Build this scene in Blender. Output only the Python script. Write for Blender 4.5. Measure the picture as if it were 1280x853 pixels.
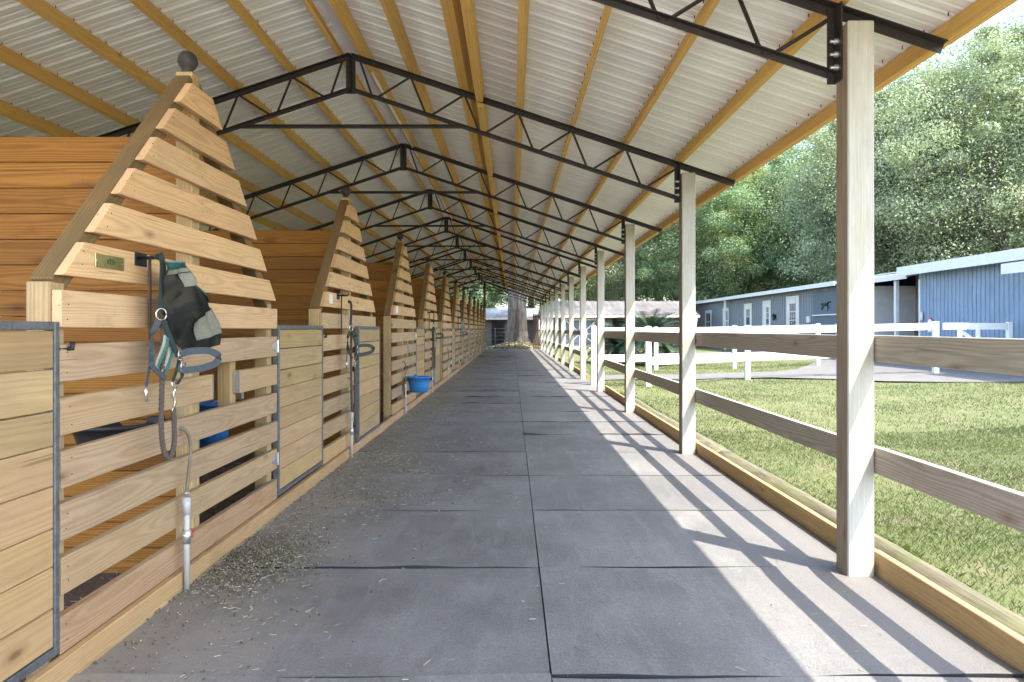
import bpy, bmesh, math, random
import numpy as np
from mathutils import Vector, Matrix
R = math.radians
random.seed(7)
RNG = np.random.default_rng(11)
scene = bpy.context.scene
for o in list(bpy.data.objects):
    bpy.data.objects.remove(o)
COL = scene.collection

# ------------------------------------------------------------------ camera
cam_d = bpy.data.cameras.new('camera')
cam_d.lens = 25.03
cam_d.sensor_width = 36
cam_d.shift_y = -0.0121
cam_d.clip_end = 2000
cam = bpy.data.objects.new('camera', cam_d)
cam.location = (0, 0, 1.31)
cam.rotation_euler = (R(90), 0, 0)
COL.objects.link(cam)
scene.camera = cam

# ------------------------------------------------------------------ sky and sun
SUN_DIR = Vector((-0.45, 0.45, -1.0)).normalized()      # the way the light travels
world = bpy.data.worlds.new('World')
scene.world = world
world.use_nodes = True
wn = world.node_tree.nodes
wl = world.node_tree.links
wn.clear()
sky = wn.new('ShaderNodeTexSky')
sky.sky_type = 'NISHITA'
sky.sun_disc = False
sky.sun_elevation = math.asin(-SUN_DIR.z)
sky.sun_rotation = math.atan2(-SUN_DIR.x, -SUN_DIR.y)
sky.air_density = 1.0
sky.dust_density = 1.6
sky.ozone_density = 1.0
bg = wn.new('ShaderNodeBackground')
bg.inputs['Strength'].default_value = 0.15
wo = wn.new('ShaderNodeOutputWorld')
wl.new(sky.outputs[0], bg.inputs[0])
wl.new(bg.outputs[0], wo.inputs[0])
sun_d = bpy.data.lights.new('sun', 'SUN')
sun_d.energy = 2.0
sun_d.angle = R(0.5)
sun_d.color = (1.0, 0.95, 0.87)
sun = bpy.data.objects.new('sun', sun_d)
sun.rotation_euler = SUN_DIR.to_track_quat('-Z', 'Y').to_euler()
sun.location = (20, -20, 40)
COL.objects.link(sun)
scene.view_settings.view_transform = 'Standard'
scene.view_settings.look = 'None'
scene.view_settings.gamma = 1
scene.view_settings.exposure = 2.85
scene.cycles.max_bounces = 10
scene.cycles.diffuse_bounces = 7
scene.cycles.transparent_max_bounces = 8

# ------------------------------------------------------------------ node helpers
class NT:
    def __init__(self, name):
        self.m = bpy.data.materials.new(name)
        self.m.use_nodes = True
        self.t = self.m.node_tree
        self.b = self.t.nodes['Principled BSDF']
    def n(self, kind, **kw):
        x = self.t.nodes.new(kind)
        for k, v in kw.items():
            setattr(x, k, v)
        return x
    def l(self, a, b):
        self.t.links.new(a, b)
    def put(self, sock, v):
        if isinstance(v, bpy.types.NodeSocket):
            self.l(v, sock)
        elif v is not None:
            sock.default_value = v
    def math(self, op, a, b=None, c=None, clamp=False):
        x = self.n('ShaderNodeMath', operation=op, use_clamp=clamp)
        self.put(x.inputs[0], a)
        if b is not None: self.put(x.inputs[1], b)
        if c is not None: self.put(x.inputs[2], c)
        return x.outputs[0]
    def vec(self, op, a, b):
        x = self.n('ShaderNodeVectorMath', operation=op)
        self.put(x.inputs[0], a); self.put(x.inputs[1], b)
        return x.outputs[0]
    def noise(self, v, scale=1.0, detail=4, rough=0.55, dist=0.0):
        x = self.n('ShaderNodeTexNoise')
        if v is not None: self.l(v, x.inputs['Vector'])
        x.inputs['Scale'].default_value = scale
        x.inputs['Detail'].default_value = detail
        x.inputs['Roughness'].default_value = rough
        x.inputs['Distortion'].default_value = dist
        return x.outputs[0]
    def ramp(self, f, stops):
        x = self.n('ShaderNodeValToRGB')
        cr = x.color_ramp
        while len(cr.elements) < len(stops): cr.elements.new(0.5)
        for e, (p, c) in zip(cr.elements, stops):
            e.position = p
            e.color = (*c, 1) if not isinstance(c, (int, float)) else (c, c, c, 1)
        self.put(x.inputs[0], f)
        return x.outputs[0]
    def mix(self, f, a, b, mode='MIX'):
        x = self.n('ShaderNodeMix', data_type='RGBA', blend_type=mode)
        self.put(x.inputs[0], f)
        for s, v in ((x.inputs[6], a), (x.inputs[7], b)):
            if isinstance(v, tuple) and len(v) == 3: v = (*v, 1)
            self.put(s, v)
        return x.outputs[2]
    def bump(self, h, strength=0.3, dist=0.01):
        x = self.n('ShaderNodeBump')
        x.inputs['Strength'].default_value = strength
        x.inputs['Distance'].default_value = dist
        self.l(h, x.inputs['Height'])
        self.l(x.outputs[0], self.b.inputs['Normal'])
    def color(self, c, rough=0.7, metal=0.0, spec=None):
        if isinstance(c, tuple) and len(c) == 3: c = (*c, 1)
        self.put(self.b.inputs['Base Color'], c)
        self.put(self.b.inputs['Roughness'], rough)
        self.b.inputs['Metallic'].default_value = metal
        if spec is not None: self.b.inputs['Specular IOR Level'].default_value = spec
        return self.m
    def objco(self):
        return self.n('ShaderNodeTexCoord').outputs['Object']
    def worldco(self):
        return self.n('ShaderNodeNewGeometry').outputs['Position']

def wood(name, dark, light, freq=120.0, ring=0.42, knot=(0.16, 0.08, 0.035), knots=0.07, stain=None, stain_amt=0.0, rough=0.72, bump=0.25, vary=0.22):
    t = NT(name)
    oi = t.n('ShaderNodeObjectInfo')
    rnd = oi.outputs['Random']
    r2 = t.math('FRACT', t.math('MULTIPLY', rnd, 17.31))
    r3 = t.math('FRACT', t.math('MULTIPLY', rnd, 71.77))
    co = t.objco()
    cmb = t.n('ShaderNodeCombineXYZ')
    t.l(t.math('MULTIPLY', rnd, 53.0), cmb.inputs[0]); t.l(t.math('MULTIPLY', r2, 19.0), cmb.inputs[1]); t.l(t.math('MULTIPLY', r3, 29.0), cmb.inputs[2])
    off = cmb.outputs[0]
    p = t.vec('ADD', co, off)
    sx = t.n('ShaderNodeSeparateXYZ'); t.l(co, sx.inputs[0])
    nA = t.noise(t.vec('MULTIPLY', p, (0.75, 1.6, 1.6)), 1.0, 2)
    nB = t.noise(t.vec('MULTIPLY', p, (0.9, 5.0, 5.0)), 1.0, 2)
    y = t.math('ADD', sx.outputs[1], t.math('MULTIPLY', t.math('SUBTRACT', r2, 0.5), 0.12))
    y = t.math('ADD', y, t.math('MULTIPLY', t.math('SUBTRACT', nB, 0.5), 0.025))
    z = t.math('ADD', sx.outputs[2], t.math('ADD', 0.03, t.math('MULTIPLY', r3, 0.06)))
    z = t.math('ADD', z, t.math('MULTIPLY', t.math('SUBTRACT', nA, 0.5), 0.085))
    rad = t.math('SQRT', t.math('ADD', t.math('MULTIPLY', y, y), t.math('MULTIPLY', z, z)))
    s = t.math('SINE', t.math('MULTIPLY', rad, freq * 6.2832))
    s = t.math('MULTIPLY_ADD', s, 0.5, 0.5)
    s = t.math('POWER', s, 1.3)
    fib = t.noise(t.vec('MULTIPLY', p, (4.0, 150.0, 150.0)), 1.0, 4, 0.65)
    fib = t.math('MULTIPLY_ADD', t.math('SUBTRACT', fib, 0.5), 1.7, 0.5, clamp=True)
    g = t.math('ADD', t.math('MULTIPLY', s, ring), t.math('MULTIPLY', fib, 1 - ring), clamp=True)
    c = t.ramp(g, [(0.18, light), (0.80, dark)])
    br = t.noise(t.vec('MULTIPLY', p, (1.1, 5.0, 5.0)), 1.0, 4)
    c = t.mix(t.math('MULTIPLY', t.math('SUBTRACT', br, 0.35, clamp=True), 0.9), c, dark)
    if stain is not None:
        st = t.noise(t.vec('MULTIPLY', p, (2.2, 6.0, 6.0)), 1.0, 6, 0.65)
        st = t.ramp(st, [(0.42, 0.0), (0.66, 1.0)])
        c = t.mix(t.math('MULTIPLY', st, stain_amt), c, stain)
    ck = t.noise(t.vec('MULTIPLY', p, (1.3, 70.0, 70.0)), 1.0, 2, 0.4)
    c = t.mix(t.ramp(ck, [(0.70, 0.0), (0.74, 0.55)]), c, knot)
    sm = t.noise(t.vec('MULTIPLY', p, (3.5, 7.0, 7.0)), 1.0, 7, 0.75)
    c = t.mix(t.ramp(sm, [(0.57, 0.0), (0.74, 0.40)]), c, tuple(0.45 * q for q in dark))
    vo = t.n('ShaderNodeTexVoronoi')
    t.l(t.vec('MULTIPLY', p, (2.0, 5.2, 1.5)), vo.inputs['Vector'])
    vo.inputs['Scale'].default_value = 1.0
    k = t.ramp(vo.outputs['Distance'], [(knots * 0.55, 1.0), (knots, 0.45), (knots * 2.1, 0.0)])
    c = t.mix(t.math('MULTIPLY', k, 0.85), c, knot)
    vv = t.math('ADD', 1 - vary * 0.55, t.math('MULTIPLY', rnd, vary))
    cv = t.n('ShaderNodeCombineXYZ')
    t.l(vv, cv.inputs[0]); t.l(t.math('MULTIPLY', vv, t.math('ADD', 0.96, t.math('MULTIPLY', r2, 0.06))), cv.inputs[1]); t.l(t.math('MULTIPLY', vv, t.math('ADD', 0.88, t.math('MULTIPLY', r3, 0.12))), cv.inputs[2])
    c = t.mix(1.0, c, cv.outputs[0], 'MULTIPLY')
    c = t.mix(1.0, c, oi.outputs['Color'], 'MULTIPLY')
    t.bump(g, bump, 0.002)
    return t.color(c, rough, 0, 0.3)

def plain(name, c, rough=0.6, metal=0.0, vary=0.12, scale=6.0, spec=None, detail=5):
    t = NT(name)
    n = t.noise(t.objco(), scale, detail, 0.6)
    lo = tuple(x * (1 - vary) for x in c); hi = tuple(min(1, x * (1 + vary)) for x in c)
    col = t.ramp(n, [(0.3, lo), (0.7, hi)])
    r = t.math('ADD', rough - 0.08, t.math('MULTIPLY', n, 0.16))
    return t.color(col, r, metal, spec)

M = {}
M['pine'] = wood('pale_pine', (0.50, 0.325, 0.19), (0.665, 0.485, 0.315), stain=(0.40, 0.30, 0.21), stain_amt=0.35)
M['door_pine'] = wood('door_pine', (0.37, 0.245, 0.12), (0.47, 0.34, 0.19), freq=70, ring=0.35, knots=0.09, stain=(0.30, 0.20, 0.13), stain_amt=0.4)
M['frame_pine'] = wood('frame_timber', (0.36, 0.235, 0.105), (0.53, 0.38, 0.19), freq=80, stain=(0.22, 0.18, 0.11), stain_amt=0.55)
M['cedar'] = wood('orange_partition_board', (0.20, 0.078, 0.010), (0.33, 0.142, 0.025), freq=90, ring=0.5, knot=(0.05, 0.016, 0.005), knots=0.11, vary=0.4)
M['purlin'] = wood('purlin_pine', (0.56, 0.32, 0.09), (0.72, 0.47, 0.17), freq=70, ring=0.35, knots=0.06, vary=0.2)
M['post'] = wood('whitewashed_post', (0.35, 0.335, 0.305), (0.47, 0.455, 0.425), freq=60, ring=0.15, knot=(0.30, 0.24, 0.18), knots=0.06, stain=(0.30, 0.28, 0.19), stain_amt=0.5, vary=0.1, bump=0.6)
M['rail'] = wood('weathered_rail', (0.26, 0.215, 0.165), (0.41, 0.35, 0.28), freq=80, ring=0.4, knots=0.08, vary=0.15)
M['kerb'] = wood('kerb_board', (0.32, 0.205, 0.085), (0.44, 0.305, 0.145), freq=60, ring=0.3, knots=0.06, stain=(0.28, 0.18, 0.09), stain_amt=0.4)
M['oldlog'] = wood('weathered_timber', (0.055, 0.045, 0.030), (0.205, 0.175, 0.120), freq=50, ring=0.25, knots=0.05, stain=(0.10, 0.11, 0.035), stain_amt=0.75, bump=1.0)
M['darkwood'] = wood('dark_board', (0.05, 0.03, 0.02), (0.11, 0.07, 0.05), freq=70)

def steel():
    t = NT('dark_painted_steel')
    n = t.noise(t.worldco(), 9.0, 6, 0.7)
    n2 = t.noise(t.worldco(), 70.0, 3, 0.6)
    c = t.ramp(n, [(0.35, (0.010, 0.008, 0.007)), (0.62, (0.022, 0.015, 0.012)), (0.78, (0.08, 0.034, 0.018))])
    c = t.mix(t.ramp(n2, [(0.66, 0.0), (0.72, 0.6)]), c, (0.22, 0.2, 0.18))
    t.bump(n2, 0.15, 0.001)
    return t.color(c, 0.48, 0.0, 0.5)
M['steel'] = steel()

def roofmetal():
    t = NT('galvanised_roof_sheet')
    p = t.worldco()
    n = t.noise(t.vec('MULTIPLY', p, (0.5, 3.0, 0.5)), 1.0, 6, 0.65)
    n2 = t.noise(p, 3.0, 6, 0.7)
    oi = t.n('ShaderNodeObjectInfo')
    c = t.ramp(n, [(0.25, (0.76, 0.765, 0.775)), (0.75, (0.86, 0.865, 0.875))])
    c = t.mix(t.ramp(n2, [(0.56, 0.0), (0.75, 0.35)]), c, (0.56, 0.52, 0.48))
    v = t.math('ADD', 0.93, t.math('MULTIPLY', oi.outputs['Random'], 0.12))
    vv = t.n('ShaderNodeCombineXYZ')
    for i in range(3): t.l(v, vv.inputs[i])
    c = t.mix(1.0, c, vv.outputs[0], 'MULTIPLY')
    return t.color(c, 0.42, 0.0, 0.5)
M['roof'] = roofmetal()

def galv():
    t = NT('galvanised_frame')
    n = t.noise(t.worldco(), 40.0, 5, 0.65)
    c = t.ramp(n, [(0.3, (0.075, 0.077, 0.08)), (0.7, (0.165, 0.168, 0.17))])
    return t.color(c, 0.5, 0.35)
M['galv'] = galv()

def matrubber():
    t = NT('rubber_mat')
    p = t.worldco()
    sx = t.n('ShaderNodeSeparateXYZ'); t.l(p, sx.inputs[0])
    big = t.noise(p, 1.3, 6, 0.62)
    streak = t.noise(t.vec('MULTIPLY', p, (2.2, 0.7, 1)), 1.6, 5, 0.7)
    fine = t.noise(p, 160.0, 3, 0.7)
    scuff = t.noise(t.vec('MULTIPLY', p, (9.0, 2.2, 1)), 1.0, 6, 0.75)
    peb = t.noise(p, 62.0, 4, 0.8)
    dust = t.noise(t.vec('MULTIPLY', p, (5.0, 1.1, 1)), 1.3, 8, 0.78, 0.6)
    vor = t.n('ShaderNodeTexVoronoi'); t.l(p, vor.inputs['Vector']); vor.inputs['Scale'].default_value = 95.0
    oi = t.n('ShaderNodeObjectInfo')
    c = t.ramp(big, [(0.30, (0.098, 0.095, 0.088)), (0.72, (0.214, 0.206, 0.193))])
    c = t.mix(t.ramp(streak, [(0.5, 0.0), (0.72, 0.45)]), c, (0.255, 0.248, 0.236))
    c = t.mix(t.ramp(dust, [(0.50, 0.0), (0.72, 0.6)]), c, (0.27, 0.265, 0.255))
    c = t.mix(t.ramp(peb, [(0.30, 0.55), (0.52, 0.0)]), c, (0.07, 0.071, 0.073))
    c = t.mix(t.ramp(peb, [(0.58, 0.0), (0.78, 0.6)]), c, (0.30, 0.295, 0.285))
    c = t.mix(t.ramp(scuff, [(0.55, 0.0), (0.70, 0.6)]), c, (0.115, 0.115, 0.117))
    c = t.mix(t.math('MULTIPLY', t.ramp(fine, [(0.4, 0.0), (0.7, 1.0)]), 0.30), c, (0.30, 0.295, 0.29))
    # margins: trodden dirt along the stalls; sunlit open side painted darker to hold back glare
    dl = t.math('SUBTRACT', -0.70, sx.outputs[0])
    dl = t.math('ADD', dl, t.math('MULTIPLY', t.math('SUBTRACT', t.noise(p, 2.1, 6, 0.7), 0.5), 2.3))
    dl = t.ramp(dl, [(0.1, 0.0), (0.9, 0.85)])
    c = t.mix(dl, c, (0.26, 0.225, 0.185))
    dr = t.math('SUBTRACT', sx.outputs[0], 0.95)
    dr = t.math('ADD', dr, t.math('MULTIPLY', t.math('SUBTRACT', t.noise(p, 3.0, 6, 0.7), 0.5), 0.9))
    dr = t.ramp(dr, [(0.0, 0.0), (0.75, 0.85)])
    c = t.mix(dr, c, (0.138, 0.130, 0.120))
    v = t.math('ADD', 0.92, t.math('MULTIPLY', oi.outputs['Random'], 0.16))
    vv = t.n('ShaderNodeCombineXYZ')
    for i in range(3): t.l(v, vv.inputs[i])
    c = t.mix(1.0, c, vv.outputs[0], 'MULTIPLY')
    t.bump(t.math('ADD', t.math('ADD', fine, vor.outputs['Distance']), t.math('MULTIPLY', peb, 1.5)), 0.55, 0.003)
    return t.color(c, t.ramp(big, [(0.3, 0.60), (0.7, 0.78)]), 0, 0.35)
M['mat'] = matrubber()

def dirt(name, a, b, scale=8, bump=0.6):
    t = NT(name)
    p = t.worldco()
    n = t.noise(p, scale, 8, 0.7)
    n2 = t.noise(p, scale * 9, 4, 0.7)
    c = t.mix(t.math('MULTIPLY', n2, 0.6), t.ramp(n, [(0.3, a), (0.7, b)]), b)
    t.bump(n2, bump, 0.01)
    return t.color(c, 0.95, 0, 0.1)
M['dirt'] = dirt('stall_dirt', (0.05, 0.037, 0.026), (0.16, 0.115, 0.075))
M['subfloor'] = dirt('packed_base', (0.03, 0.026, 0.022), (0.06, 0.052, 0.045))
M['asphalt'] = dirt('old_asphalt', (0.085, 0.080, 0.072), (0.155, 0.147, 0.134), 3, 0.3)

def lawn():
    t = NT('lawn_ground')
    p = t.worldco()
    a = t.noise(p, 0.35, 6, 0.65)
    b = t.noise(p, 2.4, 6, 0.7)
    f = t.noise(p, 45.0, 4, 0.75)
    c = t.ramp(f, [(0.25, (0.072, 0.086, 0.030)), (0.55, (0.115, 0.130, 0.052)), (0.8, (0.160, 0.166, 0.084))])
    c = t.mix(t.ramp(b, [(0.50, 0.0), (0.66, 0.8)]), c, (0.185, 0.152, 0.095))
    c = t.mix(t.ramp(a, [(0.5, 0.0), (0.72, 0.35)]), c, (0.22, 0.20, 0.10))
    t.bump(f, 0.8, 0.02)
    return t.color(c, 0.95, 0, 0.1)
M['lawn'] = lawn()

def leafy(name, cols, trans=0.42, rough=0.5, island=True):
    t = NT(name)
    g = t.n('ShaderNodeNewGeometry')
    c = t.ramp(g.outputs['Random Per Island'], cols)
    n = t.noise(g.outputs['Position'], 0.55, 3, 0.6)
    hs = t.n('ShaderNodeHueSaturation')
    t.l(c, hs.inputs['Color'])
    t.l(t.math('MULTIPLY_ADD', n, 0.9, 0.55), hs.inputs['Value'])
    t.color(hs.outputs[0], rough, 0, 0.4)
    tr = t.n('ShaderNodeBsdfTranslucent')
    t.l(t.mix(1.0, hs.outputs[0], (1.0, 1.15, 0.6), 'MULTIPLY'), tr.inputs['Color'])
    mx = t.n('ShaderNodeMixShader'); mx.inputs[0].default_value = trans
    out = t.t.nodes['Material Output']
    t.l(t.b.outputs[0], mx.inputs[1]); t.l(tr.outputs[0], mx.inputs[2]); t.l(mx.outputs[0], out.inputs[0])
    return t.m
M['oak_leaf'] = leafy('oak_leaves', [(0.0, (0.13, 0.165, 0.095)), (0.5, (0.26, 0.295, 0.18)), (1.0, (0.42, 0.44, 0.31))])
M['oak_leaf2'] = leafy('green_leaves', [(0.0, (0.1, 0.175, 0.085)), (0.5, (0.2, 0.285, 0.145)), (1.0, (0.35, 0.41, 0.235))])
M['oak_leaf3'] = leafy('yellow_green_leaves', [(0.0, (0.15, 0.2, 0.085)), (0.5, (0.29, 0.345, 0.155)), (1.0, (0.46, 0.48, 0.27))])
M['cycad_leaf'] = leafy('cycad_leaves', [(0.0, (0.012, 0.030, 0.014)), (1.0, (0.035, 0.065, 0.028))], 0.15, 0.4)
M['grass'] = leafy('grass_blades', [(0.0, (0.075, 0.100, 0.030)), (0.6, (0.122, 0.148, 0.054)), (0.88, (0.168, 0.172, 0.088)), (1.0, (0.22, 0.188, 0.115))], 0.3, 0.6)
M['straw'] = leafy('straw_bits', [(0.0, (0.20, 0.165, 0.11)), (0.6, (0.34, 0.30, 0.21)), (1.0, (0.54, 0.50, 0.39))], 0.1, 0.8)
M['pellet'] = leafy('droppings_bits', [(0.0, (0.09, 0.072, 0.045)), (0.6, (0.20, 0.165, 0.105)), (1.0, (0.34, 0.29, 0.19))], 0.0, 0.9)
M['deadleaf'] = leafy('dead_leaves', [(0.0, (0.22, 0.18, 0.10)), (1.0, (0.5, 0.44, 0.28))], 0.15, 0.9)

def bark():
    t = NT('oak_bark')
    p = t.objco()
    n = t.noise(t.vec('MULTIPLY', p, (7, 7, 1.4)), 1.0, 7, 0.7)
    b = t.noise(p, 1.1, 4)
    c = t.ramp(n, [(0.3, (0.05, 0.04, 0.032)), (0.7, (0.21, 0.18, 0.15))])
    c = t.mix(t.ramp(b, [(0.5, 0.0), (0.7, 0.5)]), c, (0.25, 0.23, 0.2))
    t.bump(n, 0.9, 0.05)
    return t.color(c, 0.95, 0, 0.1)
M['bark'] = bark()
M['white'] = plain('white_vinyl', (0.66, 0.66, 0.645), 0.45, 0, 0.04, 3)
M['trim'] = plain('white_trim', (0.50, 0.50, 0.495), 0.6, 0, 0.08, 3)
M['blue_wall'] = plain('blue_siding', (0.180, 0.245, 0.320), 0.75, 0, 0.16, 1.6)
M['grey_wall'] = plain('grey_blue_siding', (0.155, 0.172, 0.195), 0.8, 0, 0.12, 2.5)
M['teal_door'] = plain('slate_barn_door', (0.065, 0.095, 0.12), 0.7, 0, 0.1, 2.5)
M['tan_wall'] = plain('tan_porch_wall', (0.19, 0.175, 0.13), 0.85, 0, 0.12, 2)
M['brown_wall'] = plain('brown_shed_wall', (0.12, 0.095, 0.085), 0.85, 0, 0.2, 1.5)
M['old_roof'] = plain('old_metal_roof', (0.30, 0.28, 0.27), 0.5, 0.2, 0.3, 0.7)
M['pale_roof'] = plain('pale_metal_roof', (0.38, 0.40, 0.43), 0.45, 0.1, 0.15, 0.7)
M['pink_fascia'] = plain('faded_fascia', (0.45, 0.36, 0.30), 0.8, 0, 0.15, 1)
M['black'] = plain('black_iron', (0.015, 0.015, 0.016), 0.45, 0.3)
M['nickel'] = plain('nickel_hardware', (0.62, 0.60, 0.55), 0.25, 0.95, 0.1, 20)
M['zinc'] = plain('zinc_hardware', (0.55, 0.56, 0.56), 0.35, 0.8, 0.15, 30)
M['brass'] = plain('brass_plate', (0.75, 0.60, 0.25), 0.28, 0.9, 0.06, 8)
M['ink'] = plain('engraved_ink', (0.03, 0.028, 0.02), 0.6)
M['pvc'] = plain('pvc_pipe', (0.44, 0.43, 0.39), 0.4, 0, 0.10, 14)
M['red'] = plain('red_valve_plastic', (0.42, 0.035, 0.03), 0.45, 0, 0.1)
M['hose'] = plain('olive_hose', (0.16, 0.135, 0.085), 0.55, 0, 0.2, 25)
M['bluep'] = plain('blue_plastic', (0.035, 0.20, 0.50), 0.42, 0, 0.10, 7)
M['blackp'] = plain('black_rubber', (0.018, 0.018, 0.020), 0.55, 0, 0.2)
M['strap'] = plain('dark_green_webbing', (0.016, 0.028, 0.025), 0.8, 0, 0.25, 60)
M['strapgrey'] = plain('slate_webbing', (0.045, 0.058, 0.064), 0.8, 0, 0.2, 60)
M['teal'] = plain('teal_binding', (0.03, 0.14, 0.12), 0.8, 0, 0.2, 40)
M['cream'] = plain('cream_fleece', (0.36, 0.34, 0.27), 0.95, 0, 0.12, 50)
M['rope'] = plain('brown_rope', (0.085, 0.065, 0.052), 0.9, 0, 0.35, 120)
M['card'] = plain('white_card', (0.72, 0.70, 0.66), 0.7, 0, 0.05)
M['finial'] = plain('grey_finial', (0.035, 0.030, 0.027), 0.7, 0, 0.3, 20)
M['glass'] = plain('window_glass', (0.06, 0.075, 0.085), 0.08, 0, 0.2, 2, 0.8)
M['glow'] = plain('red_canister', (0.5, 0.06, 0.05), 0.4)

def meshfab():
    t = NT('olive_fly_mesh')
    p = t.objco()
    a = t.n('ShaderNodeTexChecker'); a.inputs['Scale'].default_value = 260
    t.l(p, a.inputs['Vector'])
    n = t.noise(p, 7.5, 3, 0.5, 0.8)
    c = t.ramp(n, [(0.40, (0.012, 0.013, 0.011)), (0.50, (0.030, 0.029, 0.022)), (0.60, (0.085, 0.074, 0.050))])
    c = t.mix(t.math('MULTIPLY', a.outputs['Fac'], 0.5), c, (0.012, 0.012, 0.011))
    return t.color(c, 0.7, 0, 0.4)
M['flymesh'] = meshfab()

# ------------------------------------------------------------------ mesh helpers
CACHE = {}
def tomesh(bm, name, mats=(), smooth=False):
    me = bpy.data.meshes.new(name)
    bmesh.ops.recalc_face_normals(bm, faces=bm.faces[:])
    bm.to_mesh(me); bm.free()
    for m in mats: me.materials.append(m)
    if smooth:
        me.polygons.foreach_set('use_smooth', [True] * len(me.polygons))
    return me

def link(name, me, parent=None, mat=None, loc=None, m4=None, kind=None, color=None):
    o = bpy.data.objects.new(name, me)
    COL.objects.link(o)
    if mat is not None and me is not None and not me.materials: me.materials.append(mat)
    if parent is not None: o.parent = parent
    if m4 is not None: o.matrix_basis = m4
    elif loc is not None: o.location = loc
    if kind: o['kind'] = kind
    if color: o.color = (*color, 1)
    return o

def tag(o, label, cat, group=None):
    o['label'] = label; o['category'] = cat
    if group: o['group'] = group
    return o

def empty(name, loc=(0, 0, 0), label=None, cat=None, group=None, parent=None, rz=0):
    o = bpy.data.objects.new(name, None)
    o.empty_display_size = 0.2
    o.location = loc
    o.rotation_euler = (0, 0, rz)
    COL.objects.link(o)
    if parent: o.parent = parent
    if label: tag(o, label, cat, group)
    return o

def copy_tree(o, parent=None):
    c = o.copy(); COL.objects.link(c)
    if parent is not None: c.parent = parent
    for ch in list(o.children): copy_tree(ch, c)
    return c

def boxme(L, W, T, mat, bev=0.003):
    key = ('box', round(L, 4), round(W, 4), round(T, 4), mat.name, bev)
    if key in CACHE: return CACHE[key]
    bm = bmesh.new()
    bmesh.ops.create_cube(bm, size=1.0)
    for v in bm.verts: v.co = Vector((v.co.x * L, v.co.y * W, v.co.z * T))
    if bev: bmesh.ops.bevel(bm, geom=bm.edges[:], offset=bev, segments=1, affect='EDGES')
    CACHE[key] = tomesh(bm, 'board_mesh', (mat,))
    return CACHE[key]

def frame(p0, p1, up=(0, 0, 1)):
    p0, p1, up = Vector(p0), Vector(p1), Vector(up)
    x = (p1 - p0).normalized()
    z = x.cross(up)
    if z.length < 1e-5: z = x.cross(Vector((1, 0, 0)))
    z.normalize()
    y = z.cross(x)
    m = Matrix((x, y, z)).transposed().to_4x4()
    m.translation = (p0 + p1) / 2
    return m, (p1 - p0).length

def bar(name, p0, p1, w, t, mat, parent=None, up=(0, 0, 1), bev=0.003, color=None):
    """straight board: w measured along `up`, t across"""
    m, L = frame(p0, p1, up)
    return link(name, boxme(L, w, t, mat, bev), parent, None, None, m, None, color)

def block(name, lo, hi, mat, parent=None, bev=0.003, color=None):
    """axis-aligned board, its grain along the longest side"""
    d = [hi[i] - lo[i] for i in range(3)]
    c = [(hi[i] + lo[i]) / 2 for i in range(3)]
    ax = max(range(3), key=lambda i: d[i])
    e = [0, 0, 0]; e[ax] = d[ax] / 2
    p0 = [c[i] - e[i] for i in range(3)]; p1 = [c[i] + e[i] for i in range(3)]
    if ax == 2: return bar(name, p0, p1, d[1], d[0], mat, parent, (0, 1, 0), bev, color)
    other = 1 - ax
    return bar(name, p0, p1, d[2], d[other], mat, parent, (0, 0, 1), bev, color)

def addbox(bm, lo, hi):
    r = bmesh.ops.create_cube(bm, size=1.0)
    for v in r['verts']:
        v.co = Vector(((lo[i] + hi[i]) / 2 + v.co[i] * (hi[i] - lo[i]) for i in range(3)))

def addbar(bm, p0, p1, w, t, up=(0, 0, 1)):
    m, L = frame(p0, p1, up)
    r = bmesh.ops.create_cube(bm, size=1.0)
    for v in r['verts']: v.co = m @ Vector((v.co.x * L, v.co.y * w, v.co.z * t))

def smoothpts(pts, n=6):
    P = [Vector(p) for p in pts]
    if len(P) < 3: return P
    out = []
    for i in range(len(P) - 1):
        a = P[max(i - 1, 0)]; b = P[i]; c = P[i + 1]; d = P[min(i + 2, len(P) - 1)]
        for k in range(n):
            u = k / n
            out.append(0.5 * ((2 * b) + (c - a) * u + (2 * a - 5 * b + 4 * c - d) * u * u + (3 * b - a - 3 * c + d) * u ** 3))
    out.append(P[-1])
    return out

def addtube(bm, pts, r, n=8, caps=True):
    P = [Vector(p) for p in pts]
    rr = list(r) if isinstance(r, (list, tuple)) else [r] * len(P)
    if len(rr) != len(P): rr = list(np.interp(np.linspace(0, 1, len(P)), np.linspace(0, 1, len(rr)), rr))
    rings = []
    prev = None
    for i, p in enumerate(P):
        tn = (P[min(i + 1, len(P) - 1)] - P[max(i - 1, 0)]).normalized()
        if prev is None:
            a = tn.cross(Vector((0, 0, 1)))
            if a.length < 1e-3: a = tn.cross(Vector((1, 0, 0)))
        else:
            a = prev - tn * prev.dot(tn)
        a.normalize(); prev = a
        b = tn.cross(a)
        rings.append([bm.verts.new(p + (a * math.cos(2 * math.pi * k / n) + b * math.sin(2 * math.pi * k / n)) * rr[i]) for k in range(n)])
    for i in range(len(rings) - 1):
        for k in range(n):
            bm.faces.new((rings[i][k], rings[i][(k + 1) % n], rings[i + 1][(k + 1) % n], rings[i + 1][k]))
    if caps:
        bm.faces.new(rings[0][::-1]); bm.faces.new(rings[-1])

def tube(name, pts, r, mat, parent=None, n=8, sm=0):
    bm = bmesh.new()
    addtube(bm, smoothpts(pts, sm) if sm else pts, r, n)
    return link(name, tomesh(bm, name, (mat,), True), parent)

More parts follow.
